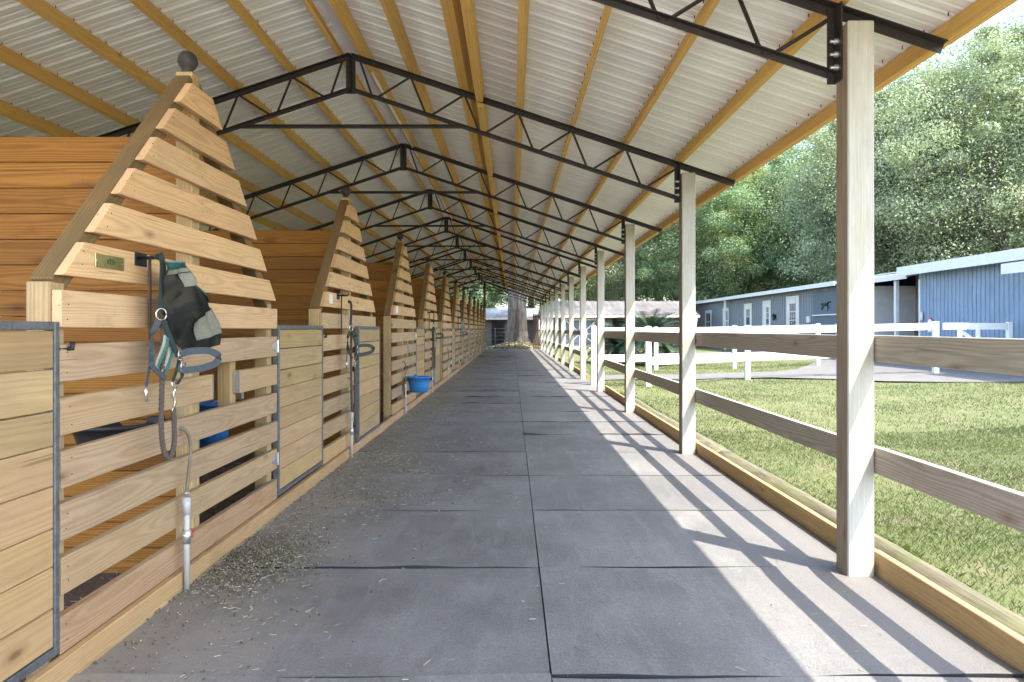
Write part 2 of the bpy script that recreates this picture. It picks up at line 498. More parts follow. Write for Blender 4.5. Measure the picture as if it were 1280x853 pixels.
def ribbon(name, pts, width, thick, mat, parent=None, across=(1, 0, 0), sm=5):
    """flat strap along pts, its width lying along `across` made square to the run"""
    P = smoothpts(pts, sm)
    bm = bmesh.new(); rows = []
    for i, p in enumerate(P):
        tn = (P[min(i + 1, len(P) - 1)] - P[max(i - 1, 0)]).normalized()
        a = Vector(across); a = a - tn * a.dot(tn)
        if a.length < 1e-3: a = tn.orthogonal()
        a.normalize(); nn = tn.cross(a)
        rows.append([bm.verts.new(p + a * sx * width / 2 + nn * sy * thick / 2) for sx, sy in ((-1, -1), (1, -1), (1, 1), (-1, 1))])
    for i in range(len(rows) - 1):
        for k in range(4):
            bm.faces.new((rows[i][k], rows[i][(k + 1) % 4], rows[i + 1][(k + 1) % 4], rows[i + 1][k]))
    bm.faces.new(rows[0]); bm.faces.new(rows[-1][::-1])
    return link(name, tomesh(bm, name, (mat,), False), parent)

def lathe_bm(prof, n=24):
    bm = bmesh.new(); rings = []
    for r, z in prof:
        if r < 1e-5: rings.append([bm.verts.new((0, 0, z))])
        else: rings.append([bm.verts.new((r * math.cos(2 * math.pi * k / n), r * math.sin(2 * math.pi * k / n), z)) for k in range(n)])
    for a, b in zip(rings, rings[1:]):
        for k in range(n):
            if len(a) == 1 and len(b) > 1: bm.faces.new((a[0], b[k], b[(k + 1) % n]))
            elif len(b) == 1 and len(a) > 1: bm.faces.new((a[k], a[(k + 1) % n], b[0]))
            elif len(a) > 1: bm.faces.new((a[k], a[(k + 1) % n], b[(k + 1) % n], b[k]))
    return bm

def ring(name, c, r, tr, mat, parent=None, normal=(1, 0, 0)):
    q = Vector(normal).to_track_quat('Z', 'Y')
    pts = [Vector(c) + q @ Vector((r * math.cos(a), r * math.sin(a), 0)) for a in [2 * math.pi * k / 18 for k in range(19)]]
    return tube(name, pts, tr, mat, parent, 6)

def npmesh(name, verts, faces, mat, n=3):
    """fast mesh from arrays: faces is (F, n)"""
    me = bpy.data.meshes.new(name)
    V = np.asarray(verts, dtype=np.float32); F = np.asarray(faces, dtype=np.int32)
    me.vertices.add(len(V)); me.vertices.foreach_set('co', V.ravel())
    me.loops.add(F.size); me.loops.foreach_set('vertex_index', F.ravel())
    me.polygons.add(len(F))
    me.polygons.foreach_set('loop_start', np.arange(0, F.size, n, dtype=np.int32))
    me.polygons.foreach_set('loop_total', np.full(len(F), n, dtype=np.int32))
    me.materials.append(mat)
    me.update(calc_edges=True); me.validate()
    return me

def sstep(a, b, x):
    t = np.clip((x - a) / (b - a), 0, 1)
    return t * t * (3 - 2 * t)
def gz(x, y):
    """height of the yard: level beside the aisle, rising towards the long building"""
    x = np.asarray(x, dtype=float); y = np.asarray(y, dtype=float)
    s = -0.07 + 0.19 * np.clip((x - 5.0) / 9.0, 0, 1) * (1 - 0.9 * sstep(27, 44, y)) * sstep(-6, 4, y)
    far = sstep(2.05, 2.4, x)
    return np.where(x > 2.0, s * far + (1 - far) * -0.07, -0.07) - 0.0
def gzf(x, y): return float(gz(x, y))

ORD = ['first', 'second', 'third', 'fourth', 'fifth', 'sixth', 'seventh', 'eighth', 'ninth', 'tenth', 'eleventh', 'twelfth', 'thirteenth', 'fourteenth']
S = 3.66                      # bay length
NB = 12                       # bays
Y0 = 3.85                     # centre of the first stall front / first post line
YEND = 44.95

# ------------------------------------------------------------------ ground
xs = np.concatenate([[-400, -150, -60, -20], np.arange(-8, 1.9, 2.0), np.linspace(2.0, 2.6, 7), np.arange(3, 14.1, 0.5), [16, 20, 28, 45, 80, 160, 400]])
ys = np.concatenate([[-400, -120, -40, -15], np.arange(-8, 60, 1.0), [64, 70, 80, 110, 200, 400]])
GX, GY = np.meshgrid(xs, ys, indexing='ij')
GZ = gz(GX, GY) - np.where((GX < 2.05), 0.0, 0.0)
GZ = GZ + np.where(GX > 2.5, 0.012 * np.sin(GX * 1.7 + GY * 0.9) + 0.01 * np.sin(GY * 2.3 - GX), 0)
V = np.stack([GX, GY, GZ], -1).reshape(-1, 3)
nx, ny = len(xs), len(ys)
I = np.arange(nx * ny).reshape(nx, ny)
F = np.stack([I[:-1, :-1], I[1:, :-1], I[1:, 1:], I[:-1, 1:]], -1).reshape(-1, 4)
g = link('ground', npmesh('ground', V, F, M['lawn'], 4)); g['kind'] = 'structure'

# driveway, draped over the yard a little above it
dv, df = [], []
cols = [2.35, 3, 4, 5, 6, 7, 8, 9, 10, 11, 12, 13, 13.9]
near = [18.9, 19.0, 19.0, 19.1, 19.1, 19.0, 18.5, 17.2, 16.6, 16.4, 16.3, 16.2, 16.1]
far_ = [20.7, 20.8, 20.9, 21.0, 21.2, 21.3, 21.6, 22.4, 24.0, 26, 27.5, 28.5, 29]
NR = 14
for i, x in enumerate(cols):
    for k in range(NR):
        y = near[i] + (far_[i] - near[i]) * k / (NR - 1) + 0.12 * math.sin(x * 2.1) * (1 if k in (0, NR - 1) else 0)
        dv.append((x, y, gzf(x, y) + 0.028))
for i in range(len(cols) - 1):
    for k in range(NR - 1):
        a = i * NR + k
        df.append((a, a + NR, a + NR + 1, a + 1))
dw = link('driveway', npmesh('driveway', dv, df, M['asphalt'], 4)); dw['kind'] = 'structure'

# unseen pale ground added behind the camera to bounce light onto the ceiling
sv_, sf0 = [], []
for q in (((-22, -22), (9, -22), (9, -0.02), (-22, -0.02)),):
    n0 = len(sv_); sv_ += [(x, y, -0.045) for x, y in q]; sf0.append((n0, n0 + 1, n0 + 2, n0 + 3))
M['bounce_ground'] = dirt('pale_bounce_ground', (0.42, 0.37, 0.29), (0.56, 0.51, 0.42), 2, 0.4)
sy = link('bounce_yard', npmesh('bounce_yard', sv_, sf0, M['bounce_ground'], 4)); sy['kind'] = 'structure'
# stall bedding floor and aisle base
bm = bmesh.new(); addbox(bm, (-5.5, 0.1, -0.3), (-1.72, YEND, -0.005))
sf = link('stall_floor', tomesh(bm, 'stall_floor', (M['dirt'],))); sf['kind'] = 'structure'
bm = bmesh.new(); addbox(bm, (-1.715, 0.1, -0.3), (1.93, YEND, -0.024))
af = link('aisle_floor', tomesh(bm, 'aisle_floor', (M['subfloor'],))); af['kind'] = 'structure'
# rubber mats, two across, 4 ft deep: each its own slightly curled sheet
def mat_mesh(w, l, seed, xoff):
    rg = random.Random(seed)
    n, m = 16, 9
    bm = bmesh.new(); vs = []
    amp = [0.0008 + 0.0085 * rg.random() ** 2 for _ in range(4)]
    ph = [rg.uniform(0, 6.28) for _ in range(8)]
    for i in range(n + 1):
        row = []
        for j in range(m + 1):
            u, v = i / n, j / m
            x = (u - 0.5) * w; y = (v - 0.5) * l
            ey0 = math.exp(-v * l / 0.07); ey1 = math.exp(-(1 - v) * l / 0.07)
            ex = math.exp(-u * w / 0.06) + math.exp(-(1 - u) * w / 0.06)
            z = ey0 * amp[0] * (1.1 + 0.7 * math.sin(x * 5 + ph[0]) + 0.5 * math.sin(x * 13 + ph[5])) * 1.1 + ey1 * amp[1] * (1 + math.sin(x * 4 + ph[1])) + ex * amp[2] * 0.4
            z += 0.0016 * math.sin(x * 3 + ph[2]) * math.sin(y * 4 + ph[3])
            y += (0.004 * math.sin(x * 4.2 + ph[4]) if j in (0, m) else 0)
            row.append(bm.verts.new((x, y, z)))
        vs.append(row)
    for i in range(n):
        for j in range(m):
            bm.faces.new((vs[i][j], vs[i + 1][j], vs[i + 1][j + 1], vs[i][j + 1]))
    edge = [e for e in bm.edges if e.is_boundary]
    r = bmesh.ops.extrude_edge_only(bm, edges=edge)
    for v in r['geom']:
        if isinstance(v, bmesh.types.BMVert): v.co.z = -0.021
        elif isinstance(v, bmesh.types.BMFace): v.material_index = 1
    for f_ in bm.faces:
        if all(abs(q.co.z + 0.021) < 1e-6 for q in f_.verts[:1]) or any(abs(q.co.z + 0.021) < 1e-6 for q in f_.verts): f_.material_index = 1
    me = tomesh(bm, 'rubber_mat', (M['mat'], M['blackp']))
    return me
k = 0
ym = 2.68 - 1.2192 * 2
while ym < YEND - 0.4:
    l = min(1.2192, YEND - ym) - 0.011
    for s in range(2):
        x0, x1 = ((-1.652, 0.145), (0.151, 1.925))[s]
        me = mat_mesh(x1 - x0, l, k * 2 + s, 0)
        o = link('rubber_mat', me, af, None, ((x0 + x1) / 2, ym + l / 2 + (0.0 if s == 0 else random.uniform(-0.012, 0.012)), random.uniform(-0.001, 0.003)))
        o.rotation_euler = (0, 0, random.uniform(-0.0012, 0.0012))
    ym += 1.2192; k += 1

# ------------------------------------------------------------------ the open barn: posts, trusses, purlins, roof
barn = empty('horse_barn', (0, 0, 0), 'long open-sided shed roof of black steel trusses and ribbed metal over the stall aisle', 'barn')
RX, RZ, PITCH = -1.71, 4.228, 1 / 3.0
def chord_z(dx, base=RZ): return base - PITCH * dx
SL = math.sqrt(1 + PITCH * PITCH)
NODE = [0.06 + 0.572 * i for i in range(8)]
def lprof(bm, p0, p1, a, t, flip=1):
    """angle iron: a web hanging down and a flange on top"""
    p0, p1 = Vector(p0), Vector(p1)
    addbar(bm, p0 + Vector((0, 0, -a / 2)), p1 + Vector((0, 0, -a / 2)), a, t)
    off = Vector((0, flip * (a / 2 + t / 2 - 0.0005), -t / 2))
    addbar(bm, p0 + off, p1 + off, t, a - t)
def truss(y, fine):
    bm = bmesh.new()
    for sg in (-1, 1):
        lprof(bm, (RX + sg * 0.012, 0, RZ - 0.004), (RX + sg * 4.07, 0, chord_z(4.07)), 0.056, 0.006, -1)
    me = CACHE.get('truss_top') or tomesh(bm, 'truss', (M['steel'],))
    CACHE['truss_top'] = me
    tr = link('truss', me, barn, None, (0, y, 0))
    def sub(name, key, make):
        if key not in CACHE:
            bm = bmesh.new(); make(bm); CACHE[key] = tomesh(bm, name, (M['steel'],))
        return link(name, CACHE[key], tr)
    for sg in (-1, 1):
        sub('bottom_chord', ('bc', sg), lambda bm: lprof(bm, (RX + sg * 0.012, 0, 3.865), (RX + sg * 3.45, 0, 3.865 - PITCH * 3.44), 0.040, 0.005, -1))
    sub('tie_bar', 'tie', lambda bm: lprof(bm, (RX - 1.17, 0.012, 3.475), (RX + 1.17, 0.012, 3.475), 0.036, 0.005, -1))
    for sg in (-1, 1):
        sub('ridge_plate', ('rp', sg), lambda bm: (addbox(bm, (RX + (0.008 if sg > 0 else -0.050), -0.018, 3.80), (RX + (0.050 if sg > 0 else -0.008), -0.010, 4.215)),
                                                addbox(bm, (RX + (0.003 if sg > 0 else -0.008), -0.06, 3.80), (RX + (0.008 if sg > 0 else -0.003), -0.010, 4.215))))
        ex = RX + sg * 3.455
        sub('end_plate', ('ep', sg), lambda bm: (addbox(bm, (ex - 0.022, -0.016, 2.645), (ex + 0.026, -0.008, 3.06)),
                                              addbox(bm, (ex + sg * 0.018 - 0.004, -0.10, 2.645), (ex + sg * 0.018 + 0.004, -0.016, 3.06))))
        if fine:
            for zz in (2.72, 2.79, 2.86):
                if ('bolt', sg, zz) not in CACHE:
                    bm = bmesh.new()
                    addtube(bm, [(ex + sg * 0.014, -0.06, zz), (ex - sg * 0.004, -0.06, zz)], 0.016, 10)
                    addtube(bm, [(ex - sg * 0.004, -0.06, zz), (ex - sg * 0.026, -0.06, zz)], 0.009, 8)
                    CACHE[('bolt', sg, zz)] = tomesh(bm, 'bolt', (M['zinc'],))
                link('bolt', CACHE[('bolt', sg, zz)], tr)
    def webs(sg):
        out = []
        for i in range(6):
            a, b = NODE[i], NODE[i + 1]; c = a + 0.572 * 0.33
            if i == 0: a += 0.03
            out.append(((RX + sg * a, 0.008, chord_z(a) - 0.03), (RX + sg * (c - 0.02), 0.008, 3.865 - PITCH * c - 0.02)))
            out.append(((RX + sg * (c + 0.02), 0.008, 3.865 - PITCH * c - 0.02), (RX + sg * b, 0.008, chord_z(b) - 0.03)))
        return out
    if fine:
        for sg in (-1, 1):
            for i, (p, q) in enumerate(webs(sg)):
                key = ('web', sg, i)
                if key not in CACHE:
                    bm = bmesh.new(); addbar(bm, p, q, 0.022, 0.008, (0, 0, 1)); addbar(bm, (p[0], p[1] - 0.012, p[2]), (q[0], q[1] - 0.012, q[2]), 0.006, 0.018, (0, 0, 1))
                    CACHE[key] = tomesh(bm, 'web', (M['steel'],))
                link('web', CACHE[key], tr)
    else:
        def allw(bm):
            for sg in (-1, 1):
                for p, q in webs(sg): addbar(bm, p, q, 0.026, 0.02)
        w = sub('web', 'webs_all', allw); w['kind'] = 'stuff'
    return tr
TY = [Y0 + 0.055 + S * i for i in range(-1, NB)]
for i, y in enumerate(TY): truss(y, i < 10)

# posts
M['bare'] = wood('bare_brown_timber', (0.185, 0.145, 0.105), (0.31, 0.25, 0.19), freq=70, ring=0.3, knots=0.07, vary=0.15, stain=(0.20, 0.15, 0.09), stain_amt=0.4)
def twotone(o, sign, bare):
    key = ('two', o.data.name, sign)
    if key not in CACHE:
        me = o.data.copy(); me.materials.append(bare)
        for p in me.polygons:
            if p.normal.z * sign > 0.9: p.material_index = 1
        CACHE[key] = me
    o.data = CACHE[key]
for i in range(-1, NB):
    y = 3.75 + S * i
    jig = random.uniform(-0.012, 0.012)
    o = block('post', (1.77, y, -0.06), (1.91, y + 0.14, 2.925 + jig), M['post'], barn, 0.006)
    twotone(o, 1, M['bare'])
    block('post', (-5.33, y, -0.06), (-5.19, y + 0.14, 2.925), M['post'], barn, 0.006, (0.7, 0.6, 0.5))
block('post', (-1.78, 44.28, -0.03), (-1.64, 44.42, 4.16), M['frame_pine'], barn, 0.006, (0.55, 0.45, 0.4))

# purlins: one board to a bay in every row
def purlin(sg, dx, ya, yb, h, t, dz=0.0):
    x = RX + sg * dx
    nrm = Vector((sg * PITCH, 0, 1)).normalized()
    base = Vector((x, 0, chord_z(dx) + dz)) + nrm * (h / 2 + 0.001)
    o = bar('purlin', (base.x, ya, base.z), (base.x, yb, base.z), h, t, M['purlin'], barn, nrm, 0.003)
    return o
PY = [0.06] + TY + [YEND + 0.25]
for sg in (-1, 1):
    for r_, dx in enumerate(NODE):
        for i in range(len(PY) - 1):
            if i == len(PY) - 1: continue
            t = 0.044
            if sg > 0 and r_ == 2: t = 0.11
            h = 0.138
            ddx = dx + (0.05 if r_ == 0 else 0) + (0.02 if r_ == 7 else 0)
            purlin(sg, ddx, PY[i] + 0.002, PY[i + 1] - 0.002, h, t)
# the heavier lower beam hung between the trusses
for i in range(len(TY) - 1):
    o = bar('hung_beam', (-0.335, TY[i] + 0.09, 3.765), (-0.335, TY[i + 1] - 0.075, 3.765), 0.14, 0.075, M['purlin'], barn, (0.1, 0, 1), 0.004)
# conduit beside the ridge
for i in range(0, len(TY) - 1, 2):
    bm = bmesh.new(); addtube(bm, [(-1.565, TY[i] + 0.4, 4.17), (-1.565, TY[i + 1] + 0.6, 4.17)], 0.016, 8)
    link('conduit', tomesh(bm, 'conduit', (M['white'],), True), barn)

# ribbed roof sheets, each 3 ft wide, lying on the purlins
def sheet(sg):
    w = 0.914
    prof = []
    for q in range(4):
        y = q * 0.2285
        prof += [(y + 0.0, 0.0), (y + 0.056, 0.0), (y + 0.068, 0.0045), (y + 0.076, 0.0045), (y + 0.088, 0.0), (y + 0.130, 0.0), (y + 0.142, 0.0045), (y + 0.150, 0.0045), (y + 0.162, 0.0), (y + 0.178, 0.0), (y + 0.193, 0.019), (y + 0.212, 0.019)]
    prof.append((w, 0.0))
    bm = bmesh.new()
    nrm = Vector((sg * PITCH, 0, 1)).normalized()
    A, B = [], []
    for y, h in prof:
        for arr, dx in ((A, 0.05), (B, 4.13)):
            p = Vector((RX + sg * dx, y, chord_z(dx))) + nrm * (0.143 + h)
            arr.append(bm.verts.new(p))
    for i in range(len(prof) - 1):
        bm.faces.new((A[i], B[i], B[i + 1], A[i + 1]))
    return tomesh(bm, 'roof_sheet', (M['roof'],))
for sg in (-1, 1):
    me = sheet(sg)
    y = 0.05
    while y < YEND + 0.2:
        link('roof_sheet', me, barn, None, (0, y, 0)); y += 0.914
bm = bmesh.new()
for sg in (-1, 1):
    for dx in NODE[1:]:
        y = 0.2
        while y < 20:
            p = Vector((RX + sg * (dx - 0.035), y + random.uniform(-0.006, 0.006), chord_z(dx - 0.035))) + Vector((sg * PITCH, 0, 1)).normalized() * 0.146
            addtube(bm, [p, p - Vector((0, 0, 0.018))], 0.0035, 5); y += 0.2285
sc_ = link('roof_screws', tomesh(bm, 'roof_screws', (M['steel'],)), barn); sc_['kind'] = 'stuff'
bm = bmesh.new()
L = YEND + 0.25
for sg in (-1, 1):
    nrm = Vector((sg * PITCH, 0, 1)).normalized()
    p = [Vector((RX, 0, chord_z(0))) + Vector((0, 0, 0.174)), Vector((RX + sg * 0.17, 0, chord_z(0.17))) + nrm * 0.167]
    vs = [bm.verts.new(p[0] + Vector((0, 0.05, 0))), bm.verts.new(p[1] + Vector((0, 0.05, 0))), bm.verts.new(p[1] + Vector((0, L, 0))), bm.verts.new(p[0] + Vector((0, L, 0)))]
    bm.faces.new(vs)
link('ridge_cap', tomesh(bm, 'ridge_cap', (M['roof'],)), barn)

# ------------------------------------------------------------------ open-side rails, kerb boards, edging timbers
rails = empty('paddock_rail', (1.93, 3.8, -0.02), 'two weathered brown rails nailed along the outside of the white posts', 'fence')
for i in range(-1, NB - 1):
    if i == 3: continue
    ya, yb = 3.82 + S * i, 3.82 + S * (i + 1)
    for zc in (1.198, 0.614):
        dz0, dz1 = random.uniform(-0.008, 0.008), random.uniform(-0.008, 0.008)
        o = bar('rail', (0.002, ya + 0.002 - 3.8, zc + dz0 + 0.02), (0.002, yb - 0.002 - 3.8, zc + dz1 + 0.02), 0.14, 0.036, M['post'], rails)
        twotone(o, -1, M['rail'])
edge = empty('edging', (1.93, 3.8, -0.05), 'upright yellow timber kerb board along the open side of the aisle', 'kerb')
for i in range(-1, NB - 1):
    if i == 3: continue
    ya, yb = 3.82 + S * i, 3.82 + S * (i + 1)
    bar('kerb_board', (0.022, ya + 0.003 - 3.8, 0.10 + random.uniform(-0.006, 0.006)), (0.022, yb - 0.003 - 3.8, 0.10 + random.uniform(-0.006, 0.006)), 0.145, 0.038, M['kerb'], edge, (0, 0, 1), 0.004)
def log(y0, y1, seed):
    rg = random.Random(seed); n, m = 14, 22
    bm = bmesh.new(); rings = []
    ph = [rg.uniform(0, 6) for _ in range(4)]
    for j in range(m + 1):
        y = y0 + (y1 - y0) * j / m
        rr = []
        for k in range(n):
            a = 2 * math.pi * k / n
            r = 0.105 * (1 + 0.07 * math.sin(3 * a + ph[0] + j * 0.2) + 0.06 * math.sin(5 * a + ph[1]) + rg.uniform(-0.05, 0.05))
            rr.append(bm.verts.new((r * math.cos(a) * 1.15 + 0.01 * math.sin(y * 1.3 + ph[2]), y, r * math.sin(a) * 0.85)))
        rings.append(rr)
    for a, b in zip(rings, rings[1:]):
        for k in range(n): bm.faces.new((a[k], a[(k + 1) % n], b[(k + 1) % n], b[k]))
    bm.faces.new(rings[0]); bm.faces.new(rings[-1][::-1])
    return bm
LOGLAB = ['cracked grey edging timber beyond the kerb, nearer than the first white post', 'long mossy edging timber beyond the kerb, passing behind the nearest white post', 'weathered edging timber along the lawn between second and fourth white posts']
for i, (a, b) in enumerate(((-1.2, 2.3), (2.4, 7.2), (7.3, 12.6))):
    bm = log(0, b - a, i)
    # grain runs along the timber
    rot = Matrix.Rotation(-math.pi / 2, 4, 'Z')
    bmesh.ops.transform(bm, matrix=rot, verts=bm.verts)
    o = link('edging_timber', tomesh(bm, 'edging_timber', (M['oldlog'],), True), None, None, (2.155, a, -0.012))
    o.rotation_euler = (0, 0, math.pi / 2)
    tag(o, LOGLAB[i], 'timber', 'edging timbers')
sp = empty('gate_post', (1.90, 16.55, -0.03), 'short white square post beside the gap in the rails', 'post')
block('shaft', (-0.06, -0.06, -0.1), (0.06, 0.06, 1.36), M['white'], sp, 0.006)
bm = lathe_bm([(0.0, 1.43), (0.085, 1.385), (0.085, 1.36), (0.0, 1.36)], 4)
link('cap', tomesh(bm, 'cap', (M['white'],)), sp).rotation_euler = (0, 0, math.pi / 4)

# ------------------------------------------------------------------ stall fronts
XF = -1.67                    # front face of the slats
SLB = [1.312 - 0.199 * i for i in range(6)]            # bottoms of the full slats
TPB = [1.508 + 0.1895 * i for i in range(6)]           # bottoms of the tapering slats
def half(z): return max(0.10, 1.215 - (z - 1.49) * 0.985)
def trapme(lb, lt, w, t, mat):
    key = ('trap', round(lb, 3), round(lt, 3), round(w, 3), mat.name)
    if key in CACHE: return CACHE[key]
    bm = bmesh.new()
    vs = []
    for zz in (-t / 2, t / 2):
        vs.append([bm.verts.new(p) for p in ((-lb / 2, -w / 2, zz), (lb / 2, -w / 2, zz), (lt / 2, w / 2, zz), (-lt / 2, w / 2, zz))])
    bm.faces.new(vs[0][::-1]); bm.faces.new(vs[1])
    for k in range(4): bm.faces.new((vs[0][k], vs[0][(k + 1) % 4], vs[1][(k + 1) % 4], vs[1][k]))
    bmesh.ops.bevel(bm, geom=bm.edges[:], offset=0.003, segments=1, affect='EDGES')
    CACHE[key] = tomesh(bm, 'slat', (mat,))
    return CACHE[key]
YAX = Vector((0, 1, 0))
def slat_m4(yc, zc, tilt=0.0):
    m = Matrix(((0, 0, 1, XF - 0.019), (1, 0, 0, yc), (0, 1, 0, zc), (0, 0, 0, 1)))
    return m @ Matrix.Rotation(tilt, 4, 'Z')
def stall_front(i):
    yc = Y0 + S * i
    root = empty('slat_screen', (0, yc, 0))
    rg = random.Random(100 + i)
    for k, zb in enumerate(SLB):
        w = 0.140
        # lower boards are greyer and pinker, brushed by horses
        wet = 1 - 0.045 * k
        col = (0.83 * wet, 0.80 * wet, 0.74 * wet) if k else (0.95, 0.90, 0.84)
        tl = rg.uniform(-0.003, 0.003)
        if k == 2:           # feed opening
            a, b = -1.215, 0.12
            m = slat_m4((a + b) / 2, zb + w / 2, tl); o = link('slat', trapme(b - a, b - a, w, 0.038, M['pine']), root, None, None, m); o.color = (*col, 1)
            a, b = 0.52, 1.215
            m = slat_m4((a + b) / 2, zb + w / 2, tl); o = link('slat', trapme(b - a, b - a, w, 0.038, M['pine']), root, None, None, m); o.color = (*col, 1)
            for yy in (0.124, 0.514):
                block('edge_strip', (XF - 0.037, yy - 0.004, zb + 0.001), (XF + 0.002, yy + 0.004, zb + w), M['zinc'], root, 0)
        else:
            L = 2.43 + rg.uniform(-0.012, 0.008)
            o = link('slat', trapme(L, L, w, 0.038, M['pine']), root, None, None, slat_m4(rg.uniform(-0.005, 0.005), zb + w / 2, tl)); o.color = (*col, 1)
    o = link('slat', trapme(2.43, 2.43, 0.137, 0.038, M['pine']), root, None, None, slat_m4(0, 0.171)); o.color = (0.73, 0.66, 0.54, 1)
    for k, zb in enumerate(TPB):
        w = 0.138
        lb, lt = 2 * half(zb), 2 * half(zb + w)
        o = link('slat', trapme(lb, lt, w, 0.038, M['pine']), root, None, None, slat_m4(rg.uniform(-0.006, 0.006), zb + w / 2, rg.uniform(-0.004, 0.004)))
        v = rg.uniform(0.96, 1.08); o.color = (1.03 * v, 0.93 * v, 0.79 * v, 1)
    # frame behind the slats
    fx0, fx1 = XF - 0.039 - 0.089, XF - 0.039
    for yy in (-1.175, 1.165):
        block('upright', (fx0, yy - 0.044, -0.02), (fx1, yy + 0.044, 1.485), M['frame_pine'], root, 0.004)
    block('upright', (fx0, -0.045, -0.02), (fx1, 0.045, 2.685), M['frame_pine'], root, 0.004)
    block('upright', (fx0 + 0.01, 0.47, 0.80), (fx1 - 0.001, 0.555, 1.12), M['frame_pine'], root, 0.004)
    for sg in (-1, 1):
        # raking member, its outer face flush with the slat ends
        nrm = Vector((0, sg * 1, 1 / 1.0)).normalized()
        a = Vector(((fx0 + fx1) / 2, sg * half(1.50), 1.50)) - nrm * 0.046
        b = Vector(((fx0 + fx1) / 2, sg * 0.062, 1.49 + (1.215 - 0.062) / 0.985)) - nrm * 0.046
        bar('rake', a, b, 0.088, 0.088, M['frame_pine'], root, nrm, 0.004, (0.46, 0.41, 0.34))
    bm = lathe_bm([(0.0, 2.686), (0.034, 2.688), (0.034, 2.700), (0.020, 2.706), (0.036, 2.716), (0.050, 2.738), (0.0525, 2.755), (0.046, 2.782), (0.030, 2.800), (0.0, 2.806)], 16)
    if 'finial' not in CACHE: CACHE['finial'] = tomesh(bm, 'finial', (M['finial'],), True)
    link('finial', CACHE['finial'], root, None, ((fx0 + fx1) / 2, 0, 0))
    if 'nails' not in CACHE:
        bm = bmesh.new(); rn = random.Random(4)
        for zb, w in [(z, 0.14) for z in SLB] + [(0.103, 0.137)] + [(z, 0.138) for z in TPB]:
            hw = 1.215 if zb < 1.5 else half(zb + w * 0.5) - 0.0
            for yy in ((-hw + 0.05, 0.0, hw - 0.05) if hw > 0.45 else (-hw + 0.06, hw - 0.06)):
                for dz in (0.3, 0.7):
                    y_ = yy + rn.uniform(-0.02, 0.02); z_ = zb + w * dz + rn.uniform(-0.012, 0.012)
                    addtube(bm, [(XF - 0.002, y_, z_), (XF + 0.0010, y_, z_)], 0.0032, 6)
        CACHE['nails'] = tomesh(bm, 'nail_heads', (M['black'],))
    nl = link('nail_heads', CACHE['nails'], root); nl['kind'] = 'stuff'
    # strap hinges for the door on its far side
    for zz in (1.185, 0.385):
        if 'hinge' not in CACHE:
            bm = bmesh.new()
            v = [bm.verts.new(p) for p in ((0, 0, -0.042), (0, 0, 0.042), (0, -0.115, 0.012), (0, -0.115, -0.012))]
            f = bm.faces.new(v)
            r = bmesh.ops.extrude_face_region(bm, geom=[f])
            for q in r['geom']:
                if isinstance(q, bmesh.types.BMVert): q.co.x += 0.004
            addtube(bm, [(0.004, 0.006, -0.045), (0.004, 0.006, 0.045)], 0.007, 8)
            for yy, zc in ((-0.025, 0.02), (-0.025, -0.02), (-0.07, 0.012), (-0.07, -0.012)):
                addtube(bm, [(0.003, yy, zc), (0.007, yy, zc)], 0.006, 8)
            CACHE['hinge'] = tomesh(bm, 'hinge', (M['zinc'],))
        link('hinge', CACHE['hinge'], root, None, (XF + 0.0005, 1.213, zz))
    return root
FL = ['pyramid-topped slatted stall front nearest the camera, with brass name plate, pale pine boards']
for i in range(NB):
    o = stall_front(i)
    if i == 0: lab = 'pale pine slatted pyramid stall front nearest the camera, carrying the brass name plate'
    elif i == 1: lab = 'second slatted pyramid stall front, half covered by a door folded back on it'
    elif i == 2: lab = 'third slatted pyramid stall front, the one behind the blue hanging tub'
    elif i == NB - 1: lab = 'last slatted pyramid stall front, at the far end of the aisle'
    else: lab = 'slatted pine pyramid stall front, the %s from the camera' % ORD[i]
    tag(o, lab, 'stall front', 'pyramid stall fronts along the aisle')

# sill board along the foot of the stalls
sill = empty('sill', (-1.65, 3.85, 0), 'pinkish base board running along the foot of all the stall fronts', 'board')
ya = 0.2
i = 0
while ya < Y0 + S * (NB - 1) + 1.25:
    yb = min(ya + 3.66, Y0 + S * (NB - 1) + 1.25)
    bar('sill_board', (-0.009, ya + 0.002 - 3.85, 0.046), (-0.009, yb - 0.002 - 3.85, 0.046), 0.106, 0.040, M['pine'], sill, (0, 0, 1), 0.004, (0.74, 0.66, 0.54))
    ya += 3.66

